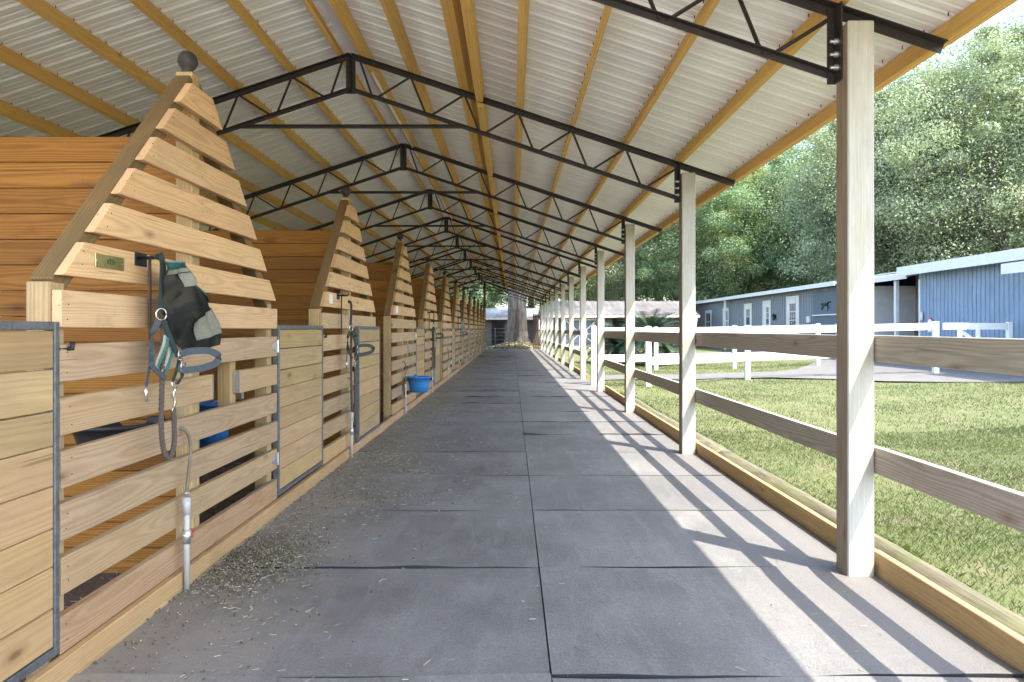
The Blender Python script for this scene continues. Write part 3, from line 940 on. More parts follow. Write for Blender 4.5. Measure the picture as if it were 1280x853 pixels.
# ------------------------------------------------------------------ stall doors
def door(loc, lab, flip, rg):
    """door leaf; local origin at its hinge foot, leaf running along +Y (closed)"""
    root = empty('stall_door', loc, lab, 'stall door', 'stall doors along the aisle')
    W = 1.205
    hs = [0.128, 0.146, 0.118, 0.135, 0.143, 0.130, 0.140, 0.132]
    z = 0.150
    top = 1.335
    tot = sum(hs); sc = (top - 0.032 - z) / tot
    for k, h in enumerate(hs[::-1]):
        h *= sc
        gap = 0.010 if k == len(hs) - 2 else 0.003
        v = rg.uniform(0.9, 1.06)
        bar('board', (-0.020, 0.032, z + h / 2), (-0.020, W - 0.032, z + h / 2), h - gap, 0.034, M['door_pine'], root, (0, 0, 1), 0.003, (v, v * (0.93 if k < 4 else 0.98), v * (0.86 if k < 4 else 0.9)))
        z += h
    block('stile', (-0.042, 0.002, 0.115), (0.002, 0.030, top), M['galv'], root, 0.003)
    block('stile', (-0.042, W - 0.030, 0.115), (0.002, W - 0.002, top), M['galv'], root, 0.003)
    block('frame_rail', (-0.042, 0.031, top - 0.030), (0.0025, W - 0.031, top + 0.0005), M['galv'], root, 0.003)
    block('frame_rail', (-0.042, 0.031, 0.115), (0.0025, W - 0.031, 0.148), M['galv'], root, 0.003)
    # latch
    tube('latch', [(-0.015, W - 0.03, 1.235), (-0.012, W + 0.05, 1.235), (0.012, W + 0.055, 1.235), (0.012, W + 0.055, 1.262)], 0.010, M['black'], root, 8)
    return root
for i in range(-1, NB - 1):
    yh = Y0 + S * i + 1.228
    rg = random.Random(500 + i)
    if i in (1, 3):
        # swung right round on its hinge, lying flat against the slats
        d = door((XF + 0.012, yh - 0.005, 0), 'stall door folded open flat against the %s stall front' % ORD[i], 1, rg)
        d.rotation_euler = (0, 0, math.pi)
    else:
        lab = 'closed plank stall door in grey steel frame, cut off by the left picture edge' if i == -1 else 'closed plank stall door in grey steel frame between %s and %s stall fronts' % (ORD[i], ORD[i + 1])
        d = door((XF + 0.004, yh, 0), lab, 0, rg)

# ------------------------------------------------------------------ board partitions between the stalls
def partition(y, n=17):
    root = empty('stall_partition', (-3.5, y, 0))
    for k in range(n):
        z = -0.01 + 0.1385 * k
        bar('plank', (1.70, 0, z + 0.069), (-1.70, 0, z + 0.069), 0.1355, 0.038, M['cedar'], root, (0, 0, 1), 0.004)
    return root
for i in range(NB):
    o = partition(Y0 + S * i)
    tag(o, 'orange-brown plank partition behind the %s stall front' % ORD[i], 'partition', 'plank partitions between the stalls')
bw = empty('back_wall', (-5.42, 3.85, 0), 'low brown plank wall behind the partitions, its height chosen to let light in', 'wall')  # mostly unseen; put in to control light, kept low so the stalls brighten
for i in range(NB):
    for k in range(7):
        z = 0.20 * k
        bar('plank', (0, S * i - S / 2, z + 0.1), (0, S * i + S / 2 - 0.004, z + 0.1), 0.196, 0.036, M['cedar'], bw, (0, 0, 1), 0.003)

# ------------------------------------------------------------------ small things on the stall fronts
def pipe(i):
    root = empty('water_pipe', (-1.622, Y0 + S * i - 0.30, 0))
    tube('riser', [(0, 0, -0.01), (0, 0, 0.47)], 0.014, M['pvc'], root, 12)
    tube('coupling', [(0, 0, 0.24), (0, 0, 0.31)], 0.020, M['zinc'], root, 12)
    tube('coupling', [(0, 0, 0.385), (0, 0, 0.47)], 0.0185, M['pvc'], root, 12)
    block('valve_handle', (0.004, 0.020, 0.255), (0.016, 0.040, 0.305), M['red'], root, 0.004)
    tube('hose', [(0, 0, 0.46), (0, 0.002, 0.52), (0.004, 0.012, 0.58), (0.0, 0.04, 0.66), (-0.005, 0.055, 0.72), (-0.012, 0.045, 0.775), (-0.03, 0.03, 0.805), (-0.075, 0.02, 0.815)], 0.0085, M['hose'], root, 8, 5)
    ring('clamp', (0, 0, 0.492), 0.012, 0.004, M['zinc'], root, (0, 0, 1))
    return root
p0 = None
for i in range(NB):
    if p0 is None: p = p0 = pipe(0)
    else:
        p = copy_tree(p0); p.location = (-1.622, Y0 + S * i - 0.30 + random.uniform(-0.03, 0.03), 0)
    tag(p, 'thin white water riser with valve and hose before the %s stall front' % ORD[i], 'water pipe', 'water pipes along the stalls')

# name plates
def text_mesh(txt, size, depth, mat):
    cu = bpy.data.curves.new('lettering', 'FONT')
    cu.body = txt; cu.size = size; cu.extrude = depth; cu.align_x = 'CENTER'; cu.align_y = 'CENTER'
    ob = bpy.data.objects.new('lettering', cu); COL.objects.link(ob)
    bpy.context.view_layer.update()
    me = bpy.data.meshes.new_from_object(ob.evaluated_get(bpy.context.evaluated_depsgraph_get()))
    bpy.data.objects.remove(ob)
    me.materials.clear(); me.materials.append(mat)
    return me
np_ = empty('name_plate', (XF + 0.0015, 2.953, 1.585), 'brass name plate reading KEN on the nearest stall front', 'name plate')
block('plate', (-0.0005, -0.105, -0.028), (0.003, 0.105, 0.028), M['brass'], np_, 0.001)
m = Matrix(((0, 0, 1, 0.0034), (1, 0, 0, 0.004), (0, 1, 0, 0.0), (0, 0, 0, 1)))
link('lettering', text_mesh('KEN', 0.030, 0.0004, M['ink']), np_, None, None, m)
for yy in (-0.096, 0.096):
    tube('screw', [(0.002, yy, 0), (0.0045, yy, 0)], 0.004, M['brass'], np_, 8)
for i, (dy, w, h, nm) in {1: (-0.95, 0.12, 0.09, 'second'), 2: (-0.85, 0.20, 0.10, 'third'), 4: (-0.85, 0.16, 0.08, 'fifth')}.items():
    c = empty('stall_card', (XF + 0.002, Y0 + S * i + dy, 1.585), 'small white card fixed on the %s stall front' % nm, 'card')
    block('card', (-0.001, -w / 2, -h / 2), (0.002, w / 2, h / 2), M['card'], c, 0.0005)
    for yy in (-w / 2 + 0.01, w / 2 - 0.01):
        tube('screw', [(0.001, yy, h / 2 - 0.012), (0.004, yy, h / 2 - 0.012)], 0.004, M['zinc'], c, 8)

# halter bracket, halter, fly mask and lead rope
def bracket(y, lab):
    root = empty('halter_bracket', (-1.655, y, 1.45), lab, 'bracket', 'halter brackets')
    tube('rod', [(0.012, 0.03, -0.19), (0.012, 0.03, 0.185), (0.03, 0.02, 0.19)], 0.007, M['rope'], root, 8)
    tube('arm', [(-0.018, -0.03, 0.175), (0.08, -0.03, 0.175), (0.10, -0.03, 0.195)], 0.008, M['black'], root, 8)
    block('bracket_plate', (-0.017, -0.05, 0.14), (-0.010, 0.05, 0.20), M['black'], root, 0.001)
    return root
def halter(y, mats, lab, cat='halter', grp='halters hung on the stall fronts'):
    """coordinates relative to the stall wall at height zero"""
    a, b = mats
    root = empty('halter', (-1.60, y, 1.2), lab, cat, grp)
    Z = -1.2; K = 0.45
    ribbon('crown_strap', [(0.03, 0.02 * K, 1.615 + Z), (0.035, 0.03 * K, 1.638 + Z), (0.05, 0.035 * K, 1.60 + Z), (0.05, 0.02 * K, 1.50 + Z), (0.045, 0.0 * K, 1.385 + Z)], 0.032, 0.006, a, root, (0.3, 1, 0))
    ring('ring', (0.05, 0.0, 1.373 + Z), 0.026, 0.004, M['nickel'], root, (1, -0.5, 0))
    ribbon('cheek_strap', [(0.055, 0.01 * K, 1.35 + Z), (0.07, 0.09 * K, 1.27 + Z), (0.085, 0.19 * K, 1.185 + Z)], 0.027, 0.005, a, root, (0.2, 1, 1))
    ribbon('throat_strap', [(0.045, -0.01 * K, 1.35 + Z), (0.03, -0.07 * K, 1.29 + Z), (0.03, -0.10 * K, 1.20 + Z), (0.04, -0.13 * K, 1.15 + Z), (0.05, -0.06 * K, 1.12 + Z), (0.06, 0.05 * K, 1.09 + Z)], 0.025, 0.005, b, root, (0, 0.3, 1))
    ribbon('noseband', [(0.085, 0.20 * K, 1.19 + Z), (0.11, 0.33 * K, 1.205 + Z), (0.17, 0.46 * K, 1.205 + Z), (0.21, 0.50 * K, 1.18 + Z), (0.20, 0.47 * K, 1.145 + Z), (0.15, 0.36 * K, 1.125 + Z), (0.10, 0.25 * K, 1.12 + Z), (0.08, 0.19 * K, 1.135 + Z)], 0.032, 0.006, b, root, (0, 0, 1))
    ribbon('chin_strap', [(0.085, 0.10, 1.18 + Z), (0.08, 0.08, 1.12 + Z), (0.075, 0.055, 1.075 + Z)], 0.025, 0.005, a, root, (0, 1, 0.6))
    ribbon('chin_strap', [(0.085, 0.125, 1.13 + Z), (0.09, 0.11, 1.09 + Z), (0.08, 0.085, 1.06 + Z)], 0.025, 0.005, a, root, (0, 1, 0.8))
    for yy, zz in ((0.095, 1.187), (0.12, 1.135)):
        bm = bmesh.new()
        c = Vector((0.092, yy, zz + Z))
        q = [c + Vector(v) for v in ((0, -0.022, -0.016), (0, 0.022, -0.022), (0, 0.022, 0.016), (0, -0.022, 0.022))]
        addtube(bm, q + [q[0]], 0.0035, 6); addtube(bm, [(q[0] + q[3]) / 2, (q[1] + q[2]) / 2], 0.003, 6)
        link('buckle', tomesh(bm, 'buckle', (M['nickel'],), True), root)
    ring('ring', (0.075, 0.075, 1.06 + Z), 0.020, 0.004, M['nickel'], root, (1, -0.2, 0.2))
    ribbon('tail_strap', [(0.03, -0.12 * K, 1.155 + Z), (0.028, -0.15 * K, 1.12 + Z), (0.025, -0.175 * K, 1.06 + Z)], 0.018, 0.004, b, root, (0, 1, 0.3))
    tube('snap', [(0.025, -0.082, 1.055 + Z), (0.028, -0.088, 1.03 + Z), (0.026, -0.078, 0.995 + Z)], [0.006, 0.008, 0.004], M['nickel'], root, 8, 3)
    return root
def lead_rope(y, lab, drop=0.0):
    root = empty('lead_rope', (-1.60, y, 0.9), lab, 'rope', 'lead ropes hung on the stall fronts')
    Z = -0.9
    tube('snap', [(0.078, 0.075, 1.04 + Z), (0.07, 0.072, 1.01 + Z), (0.075, 0.078, 0.985 + Z), (0.07, 0.075, 0.955 + Z)], [0.005, 0.009, 0.007, 0.006], M['nickel'], root, 8, 3)
    ring('ring', (0.07, 0.075, 0.942 + Z), 0.013, 0.0035, M['nickel'], root)
    e = -drop
    rope = [(0.07, 0.075, 0.94 + Z), (0.068, 0.085, 0.86 + Z), (0.065, 0.09, 0.79 + Z + e), (0.062, 0.068, 0.738 + Z + e), (0.06, 0.035, 0.733 + Z + e), (0.055, 0.010, 0.78 + Z + e), (0.05, 0.0, 0.88 + Z), (0.05, 0.005, 1.00 + Z), (0.045, 0.02, 1.12 + Z), (0.045, 0.03, 1.22 + Z), (0.05, 0.02, 1.35 + Z)]
    P = smoothpts(rope, 14)
    bm = bmesh.new()
    for s_ in range(3):                       # three laid strands
        pts = []
        for j, p in enumerate(P):
            tn = (P[min(j + 1, len(P) - 1)] - P[max(j - 1, 0)]).normalized()
            a = tn.cross(Vector((1, 0, 0))); a.normalize(); b = tn.cross(a)
            th = j * 0.9 + s_ * 2.094
            pts.append(p + (a * math.cos(th) + b * math.sin(th)) * 0.0058)
        addtube(bm, pts, 0.0068, 6)
    link('rope', tomesh(bm, 'rope', (M['rope'],), True), root)
    return root
def fly_mask(y, lab):
    root = empty('fly_mask', (-1.60, y, 1.4), lab, 'fly mask', 'fly masks hung with the halters')
    # draped cone of mesh: outline in (y, z), bulging off the wall
    left = [(-0.17, 0.212), (-0.17, 0.14), (-0.165, 0.06), (-0.15, -0.04), (-0.115, -0.12), (-0.03, -0.20)]
    right = [(-0.06, 0.215), (0.02, 0.19), (0.10, 0.135), (0.20, 0.07), (0.285, -0.01), (0.325, -0.15)]
    left = [(p.x, p.y) for p in smoothpts([(a, b, 0) for a, b in left], 4)]
    right = [(p.x, p.y) for p in smoothpts([(a, b, 0) for a, b in right], 4)]
    nu = 22
    def surf(rows, name, mat, off=0.0, u0=0.0, u1=1.0, v0=0.0, v1=1.0, nv=26):
        bm = bmesh.new(); g = []
        for i in range(nv + 1):
            v = (v0 + (v1 - v0) * i / nv) * (len(left) - 1)
            a = min(int(v), len(left) - 2); f = v - a
            L = Vector(left[a]).lerp(Vector(left[a + 1]), f); Rr = Vector(right[a]).lerp(Vector(right[a + 1]), f)
            row = []
            for j in range(nu + 1):
                u = u0 + (u1 - u0) * j / nu
                p = L.lerp(Rr, u)
                bul = 0.025 + (0.085 + 0.045 * v / 20) * math.sin(math.pi * min(1, max(0, 0.08 + 0.84 * u))) ** 0.8
                v5 = v / 4.0
                bul += 0.012 * math.sin(u * 9 + v5 * 1.7) + 0.009 * math.sin(v5 * 4.1 + u * 3) + 0.006 * math.sin(u * 21 + v5 * 2.6)
                row.append(bm.verts.new((bul + off, p.x, p.y)))
            g.append(row)
        for i in range(nv):
            for j in range(nu):
                bm.faces.new((g[i][j], g[i][j + 1], g[i + 1][j + 1], g[i + 1][j]))
        r = bmesh.ops.solidify(bm, geom=bm.faces[:], thickness=0.003)
        return link(name, tomesh(bm, name, (mat,), True), root)
    surf(None, 'mesh_cap', M['flymesh'])
    surf(None, 'poll_panel', M['teal'], 0.006, 0.0, 1.0, 0.02, 0.13, 5)
    surf(None, 'fleece_edge', M['cream'], 0.008, 0.0, 1.0, 0.13, 0.19, 3)
    surf(None, 'fleece_edge', M['cream'], 0.008, 0.0, 1.0, -0.0, 0.035, 3)
    surf(None, 'cream_panel', M['cream'], 0.007, 0.30, 0.56, 0.20, 0.36, 5)
    surf(None, 'nose_band', M['cream'], 0.007, 0.22, 1.0, 0.72, 0.90, 6)
    surf(None, 'teal_edge', M['teal'], 0.009, 0.88, 1.0, 0.10, 0.66, 10)
    ribbon('trim_strap', [(0.05, -0.12, 1.33 - 1.4), (0.06, -0.15, 1.25 - 1.4), (0.05, -0.19, 1.17 - 1.4), (0.045, -0.20, 1.14 - 1.4)], 0.030, 0.004, M['cream'], root, (0.2, 1, 0.5))
    ribbon('trim_strap', [(0.058, -0.12, 1.335 - 1.4), (0.068, -0.148, 1.252 - 1.4), (0.058, -0.188, 1.172 - 1.4), (0.052, -0.20, 1.142 - 1.4)], 0.012, 0.004, M['teal'], root, (0.2, 1, 0.5))
    ribbon('trim_strap', [(0.05, -0.095, 1.30 - 1.4), (0.06, -0.11, 1.20 - 1.4), (0.05, -0.15, 1.11 - 1.4)], 0.032, 0.004, M['cream'], root, (0.2, 1, 0.3))
    ribbon('trim_strap', [(0.058, -0.092, 1.30 - 1.4), (0.068, -0.106, 1.20 - 1.4), (0.058, -0.147, 1.11 - 1.4)], 0.013, 0.004, M['teal'], root, (0.2, 1, 0.3))
    return root
bracket(3.20, 'thin rod bracket behind the halter on the nearest stall front')
halter(3.145, (M['strap'], M['strapgrey']), 'dark green nylon halter with nickel buckles on the nearest stall front')
fly_mask(3.315, 'dark mesh fly mask with cream and teal edging on the nearest stall front')
lead_rope(3.145, 'brown lead rope looped below the halter on the nearest stall front')
h = halter(6.83, (M['strap'], M['blackp']), 'black and green halter hanging on the second stall front')
h.location.z -= 0.06; h.scale = (1.1, 0.85, 1.0)
bracket(6.83, 'thin rod bracket behind the halter on the second stall front')
lead_rope(6.86, 'dark lead rope hanging long on the second stall front', 0.22)
h = halter(14.1, (M['blackp'], M['strap']), 'black halter hanging on the fourth stall front')
bracket(14.1, 'thin rod bracket behind the halter on the fourth stall front')
lead_rope(14.1, 'dark lead rope hanging on the fourth stall front', 0.2)
h = halter(21.8, (M['strapgrey'], M['strap']), 'grey halter hung with a mask on the sixth stall front')
bracket(21.8, 'thin rod bracket behind the halter on the sixth stall front')
f = fly_mask(21.8, 'pale faded fly mask hanging on the sixth stall front')
for c in f.children:
    if c.name.startswith('mesh_cap'):
        c.data = c.data.copy(); c.data.materials.clear(); c.data.materials.append(M['cream'])

# tubs and buckets
def bucket_bm(r0, r1, h, t=0.006, n=28):
    return lathe_bm([(0, 0), (r0, 0), (r0 + (r1 - r0) * 0.5, h * 0.5), (r1, h - 0.02), (r1 + 0.014, h - 0.02), (r1 + 0.014, h), (r1 - t, h), (r0 - t, t), (0, t)], n)
tub = empty('tub', (-1.44, 11.02, 0.33), 'blue plastic tub hung on the third stall front', 'tub')
link('bowl', tomesh(bucket_bm(0.14, 0.178, 0.24), 'bowl', (M['bluep'],), True), tub)
tube('hanger', [(-0.19, 0, 0.235), (-0.205, 0, 0.30), (-0.215, 0, 0.33), (-0.228, 0, 0.30)], 0.006, M['zinc'], tub, 8, 3)
tube('handle', [(0.0, -0.185, 0.23), (-0.06, -0.17, 0.28), (-0.15, -0.08, 0.30), (-0.16, 0.08, 0.30), (-0.06, 0.17, 0.28), (0.0, 0.185, 0.23)], 0.004, M['zinc'], tub, 6, 4)
wb = empty('water_bucket', (-1.99, 4.75, 0.52), 'blue water bucket seen through the slats of the nearest stall front', 'bucket')
link('bowl', tomesh(bucket_bm(0.085, 0.105, 0.30), 'bowl', (M['bluep'],), True), wb)
tube('handle', [(0, -0.116, 0.285), (0.07, -0.09, 0.32), (0.10, 0, 0.335), (0.07, 0.09, 0.32), (0, 0.116, 0.285)], 0.004, M['zinc'], wb, 6, 4)
block('bucket_hook', (0.105, -0.02, 0.32), (0.194, 0.02, 0.37), M['zinc'], wb, 0.001)
fd = empty('feed_pan', (-2.04, 3.66, 0.70), 'black rubber feed pan behind the slats of the nearest stall front', 'feed pan')
link('bowl', tomesh(bucket_bm(0.16, 0.20, 0.13), 'bowl', (M['blackp'],), True), fd)
block('hook', (0.18, -0.03, 0.09), (0.242, 0.03, 0.16), M['black'], fd, 0.002)

# ------------------------------------------------------------------ scattered straw and droppings on the mats
from mathutils import noise as mnoise
def drift(x, y): return mnoise.noise(Vector((x * 2.3, y * 1.6, 3.1))) + 0.5 * mnoise.noise(Vector((x * 7.0, y * 6.0, 8.2)))
def scatter_pts(n):
    pts = []
    while len(pts) < n:
        y = 2.3 + (40 - 2.3) * random.random() ** 2.0
        c = 0.5 + 0.5 * math.sin(y * 1.72 + 0.9)
        spread = 0.10 + 0.34 * c * c
        x = -1.62 + abs(random.gauss(0, spread))
        if x < 1.0 and drift(x, y) > random.uniform(-0.15, 0.45): pts.append((x, y))
    return pts
piles = [(-1.42, 4.02, 0.14, 0.24, 1300, 1), (-1.15, 6.6, 0.35, 0.8, 900, 0), (-1.30, 7.6, 0.22, 0.6, 900, 0), (-0.9, 5.6, 0.35, 0.5, 350, 0), (-1.35, 11.0, 0.25, 0.9, 800, 0), (-1.2, 15.5, 0.30, 1.5, 900, 0), (-1.46, 3.95, 0.17, 0.30, 900, 1), (-1.50, 4.75, 0.13, 0.35, 500, 0), (-1.38, 6.2, 0.24, 0.55, 900, 0), (-1.45, 9.4, 0.25, 0.8, 700, 0), (-1.3, 13.2, 0.3, 1.2, 700, 0), (-1.35, 18, 0.3, 1.5, 500, 0), (-1.2, 2.95, 0.25, 0.3, 160, 0), (-0.75, 7.6, 0.45, 0.7, 260, 0)]
sv, sf_, pv, pf = [], [], [], []
def add_straw(x, y, l):
    a = random.uniform(0, math.pi); dz = random.uniform(0.0, 0.012); w = random.uniform(0.0007, 0.0016)
    d = Vector((math.cos(a), math.sin(a), random.uniform(-0.12, 0.12))) * l / 2
    nn = Vector((-math.sin(a), math.cos(a), 0)) * w
    c = Vector((x, y, 0.007 + dz)); n0 = len(sv)
    for p in (c - d - nn, c + d - nn, c + d + nn, c - d + nn, c - d + Vector((0, 0, w * 2)), c + d + Vector((0, 0, w * 2))): sv.append(tuple(p))
    for f in ((0, 1, 5), (0, 5, 4), (3, 4, 5), (3, 5, 2), (0, 2, 1), (0, 3, 2)): sf_.append(tuple(n0 + q for q in f))
def add_pellet(x, y, r, h=0.0):
    n0 = len(pv); c = (x, y, 0.005 + h + r * 0.7); s = [random.uniform(0.7, 1.3) * r for _ in range(6)]
    for p in ((s[0], 0, 0), (-s[1], 0, 0), (0, s[2], 0), (0, -s[3], 0), (0, 0, s[4]), (0, 0, -s[5])): pv.append((c[0] + p[0], c[1] + p[1], c[2] + p[2]))
    for f in ((0, 2, 4), (2, 1, 4), (1, 3, 4), (3, 0, 4), (2, 0, 5), (1, 2, 5), (3, 1, 5), (0, 3, 5)): pf.append(tuple(n0 + q for q in f))
for x, y in scatter_pts(2400): add_straw(x, y, random.uniform(0.008, 0.035))
for cx, cy, rx, ry, n, dung in piles:
    for _ in range(int(n * 1.5)):
        x = max(-1.63, random.gauss(cx, rx)); y = random.gauss(cy, ry)
        if not dung and drift(x, y) < random.uniform(-0.5, 0.3): continue
        if random.random() < (0.12 if dung else 0.55): add_straw(x, y, random.uniform(0.008, 0.035))
        else:
            q = math.exp(-((x - cx) / rx) ** 2 - ((y - cy) / ry) ** 2)
            add_pellet(x, y, random.uniform(0.003, 0.0075), random.random() * 0.03 * q if dung else 0.0)
for _ in range(260): add_straw(random.uniform(-1.5, 1.6), 2.4 + 9 * random.random() ** 1.5, random.uniform(0.01, 0.045))
for _ in range(900):
    add_pellet(max(-1.63, -1.62 + abs(random.gauss(0, 0.32))), 2.4 + 14 * random.random() ** 1.7, random.uniform(0.003, 0.008))
for _ in range(1500):        # bedding inside the near stalls
    add_straw(random.uniform(-3.2, -1.85), random.uniform(2.4, 10), random.uniform(0.02, 0.07))
st = link('straw', npmesh('straw', sv, sf_, M['straw'])); st['kind'] = 'stuff'; tag(st, 'loose straw and hay wisps scattered along the foot of the stalls', 'straw')
st = link('droppings', npmesh('droppings', pv, pf, M['pellet'])); st['kind'] = 'stuff'; tag(st, 'crumbled bedding and droppings strewn on the mats by the stalls', 'droppings')

# ------------------------------------------------------------------ white vinyl fences
def fence(name, pts, lab, rail_z=(1.30, 0.60)):
    root = empty(name, (pts[0][0], pts[0][1], gzf(*pts[0])), lab, 'fence')
    o = Vector(root.location)
    for (x, y) in pts:
        z = gzf(x, y)
        block('post', (x - 0.064 - o.x, y - 0.064 - o.y, z - 0.15 - o.z), (x + 0.064 - o.x, y + 0.064 - o.y, z + 1.42 - o.z), M['white'], root, 0.006)
        me = CACHE.get('fcap')
        if me is None:
            me = CACHE['fcap'] = tomesh(lathe_bm([(0.0, 0.022), (0.10, 0.012), (0.10, 0.0), (0.0, 0.0)], 4), 'cap', (M['white'],))
        c = link('post_cap', me, root, None, (x - o.x, y - o.y, z + 1.42 - o.z)); c.rotation_euler = (0, 0, math.pi / 4)
    for a, b in zip(pts, pts[1:]):
        A, B = Vector((a[0], a[1], gzf(*a))) - o, Vector((b[0], b[1], gzf(*b))) - o
        d = (B - A); d.z = 0; d.normalize()
        for rz in rail_z:
            bar('rail', A + d * 0.066 + Vector((0, 0, rz)), B - d * 0.066 + Vector((0, 0, rz)), 0.19, 0.045, M['white'], root, (0, 0, 1), 0.005)
    return root
fence('white_fence', [(3.26, 17.05), (6.2, 18.75), (8.85, 19.25), (11.6, 19.5)], 'white two-rail vinyl fence on the near side of the driveway')
fence('white_fence', [(4.85, 24.0), (7.4, 23.7), (10.4, 24.2)], 'white two-rail vinyl fence on the far side of the driveway', (1.30, 0.43))
# link rails from the short gate post to the first fence post
lr = empty('gate_rail', (1.965, 16.45, -0.05), 'short white rail joining the gate post to the white fence', 'rail')
for zz in (1.30, 0.66):
    bar('rail', (0.0, 0.08, zz), (1.23, 0.565, zz), 0.17, 0.045, M['white'], lr, (0, 0, 1), 0.005)
gt = empty('white_gate', (11.75, 19.45, gzf(11.75, 19.4)), 'white board gate with a diagonal brace before the blue building', 'gate')
block('gate_post', (1.78, -0.05, -0.1), (1.90, 0.07, 1.42), M['white'], gt, 0.005)
for zz in (1.30, 0.30):
    block('gate_rail', (0.02, -0.03, zz - 0.09), (1.77, 0.02, zz + 0.09), M['white'], gt, 0.004)
for xx in (0.45, 0.95):
    block('gate_stile', (xx - 0.06, -0.056, 0.2), (xx + 0.06, -0.032, 1.32), M['white'], gt, 0.004)
bar('brace', (0.50, 0.034, 1.20), (1.60, 0.034, 0.36), 0.11, 0.022, M['white'], gt, (0, 0, 1), 0.003)

# ------------------------------------------------------------------ long building on the right
bl = empty('long_building', (14, 35, gzf(14, 35)), 'long low blue and grey boarded stable building with a white fascia', 'building')
bo = Vector(bl.location)
def bpart(name, lo, hi, mat, parent=bl, bev=0.0):
    off = bo
    return block(name, tuple(Vector(lo) - off), tuple(Vector(hi) - off), mat, parent, bev)
XW = 14.0
bpart('wall', (XW, 15.75, -0.30), (XW + 0.15, 24.50, 3.31), M['blue_wall'])
bpart('wall', (XW, 28.23, -0.30), (XW + 0.15, 53.67, 3.26), M['grey_wall'])
bpart('wall', (XW + 2.0, 24.50, -0.30), (XW + 2.15, 28.23, 3.52), M['tan_wall'])
bpart('wainscot', (XW + 1.94, 24.52, -0.30), (XW + 1.995, 28.21, 1.59), M['brown_wall'])
bpart('end_wall', (XW + 0.16, 15.75, -0.30), (XW + 6.4, 15.93, 3.40), M['blue_wall'])
bpart('end_wall', (XW + 0.16, 53.49, -0.30), (XW + 6.4, 53.67, 3.40), M['grey_wall'])
bpart('back_wall', (XW + 6.4, 15.75, -0.30), (XW + 6.55, 53.67, 4.33), M['grey_wall'])
for yy in (24.46, 28.29):
    bpart('jamb', (XW - 0.02, yy - 0.07, -0.2), (XW + 2.0, yy + 0.03, 3.0), M['trim'])
def battens(name, y0, y1, step, z1, mat):
    bm = bmesh.new(); y = y0
    while y < y1:
        addbox(bm, Vector((XW - 0.018, y - 0.022, -0.3)) - bo, Vector((XW - 0.001, y + 0.022, z1)) - bo); y += step
    o = link(name, tomesh(bm, name, (mat,)), bl); o['kind'] = 'stuff'
battens('batten', 15.87, 24.27, 0.20, 3.19, M['blue_wall'])
battens('batten', 28.47, 53.55, 0.30, 3.17, M['grey_wall'])
# roof: low slope with thick white fascias
def roof_slab(name, x0, x1, y0, y1, z0, z1, t, mat, parent=bl):
    bm = bmesh.new()
    vs = []
    for dz in (0, t):
        vs.append([bm.verts.new(Vector(p) - bo) for p in ((x0, y0, z0 + dz), (x1, y0, z1 + dz), (x1, y1, z1 + dz), (x0, y1, z0 + dz))])
    bm.faces.new(vs[0][::-1]); bm.faces.new(vs[1])
    for k in range(4): bm.faces.new((vs[0][k], vs[0][(k + 1) % 4], vs[1][(k + 1) % 4], vs[1][k]))
    return link(name, tomesh(bm, name, (mat,)), parent)
roof_slab('roof', XW - 0.45, XW + 4, 29.87, 54.13, 3.20, 3.81, 0.06, M['pale_roof'])
roof_slab('roof', XW - 0.25, XW + 4, 24.73, 29.84, 3.12, 3.77, 0.06, M['pale_roof'])
roof_slab('roof', XW - 0.60, XW + 4, 14.58, 24.71, 3.26, 3.92, 0.07, M['pale_roof'])
roof_slab('roof', XW + 4.01, XW + 7.0, 14.58, 54.13, 3.92, 3.17, 0.06, M['pale_roof'])
bpart('fascia', (XW - 0.49, 29.87, 3.12), (XW - 0.455, 54.13, 3.31), M['trim'])
bpart('fascia', (XW - 0.29, 24.76, 3.05), (XW - 0.255, 29.84, 3.25), M['trim'])
bpart('fascia', (XW - 0.64, 14.58, 3.12), (XW - 0.605, 24.73, 3.43), M['trim'])
bpart('soffit', (XW - 0.44, 29.89, 3.13), (XW - 0.003, 54.11, 3.18), M['brown_wall'])
# small lower awning near the right edge
roof_slab('awning', XW - 1.6, XW - 0.02, 14.60, 18.0, 2.90, 3.10, 0.05, M['old_roof'])
bpart('fascia', (XW - 1.64, 14.60, 2.68), (XW - 1.605, 18.0, 2.94), M['trim'])
bpart('porch_post', (XW - 0.10, 25.78, -0.10), (XW + 0.02, 25.92, 3.11), M['trim'], bl, 0.004)
bpart('porch_post', (XW - 0.42, 45.50, -0.10), (XW - 0.30, 45.64, 3.13), M['trim'], bl, 0.004)
def wdoor(y0, y1, z0, z1, panes, name, lab=None):
    f = bpart(name, (XW - 0.045, y0, z0), (XW - 0.02, y1, z1), M['trim'], bl, 0.003)
    fm = f.matrix_basis.inverted()
    def sub(nm, lo, hi, mat):
        o = block(nm, tuple(Vector(lo) - bo), tuple(Vector(hi) - bo), mat, None, 0)
        mb = o.matrix_basis.copy(); o.parent = f; o.matrix_basis = fm @ mb
    w = (y1 - y0); t = 0.10 if name == 'window' else 0.16
    for (a, b, c, d) in panes:
        sub('pane', (XW - 0.050, y0 + w * a, z0 + (z1 - z0) * c), (XW - 0.0455, y0 + w * b, z0 + (z1 - z0) * d), M['glass'])
    for yy in (y0 - 0.05, y1 + 0.05):
        sub('casing', (XW - 0.06, yy - 0.045, z0), (XW - 0.019, yy + 0.045, z1 + 0.09), M['trim'])
    sub('casing', (XW - 0.06, y0 - 0.004, z1 + 0.003), (XW - 0.019, y1 + 0.004, z1 + 0.09), M['trim'])
    return f
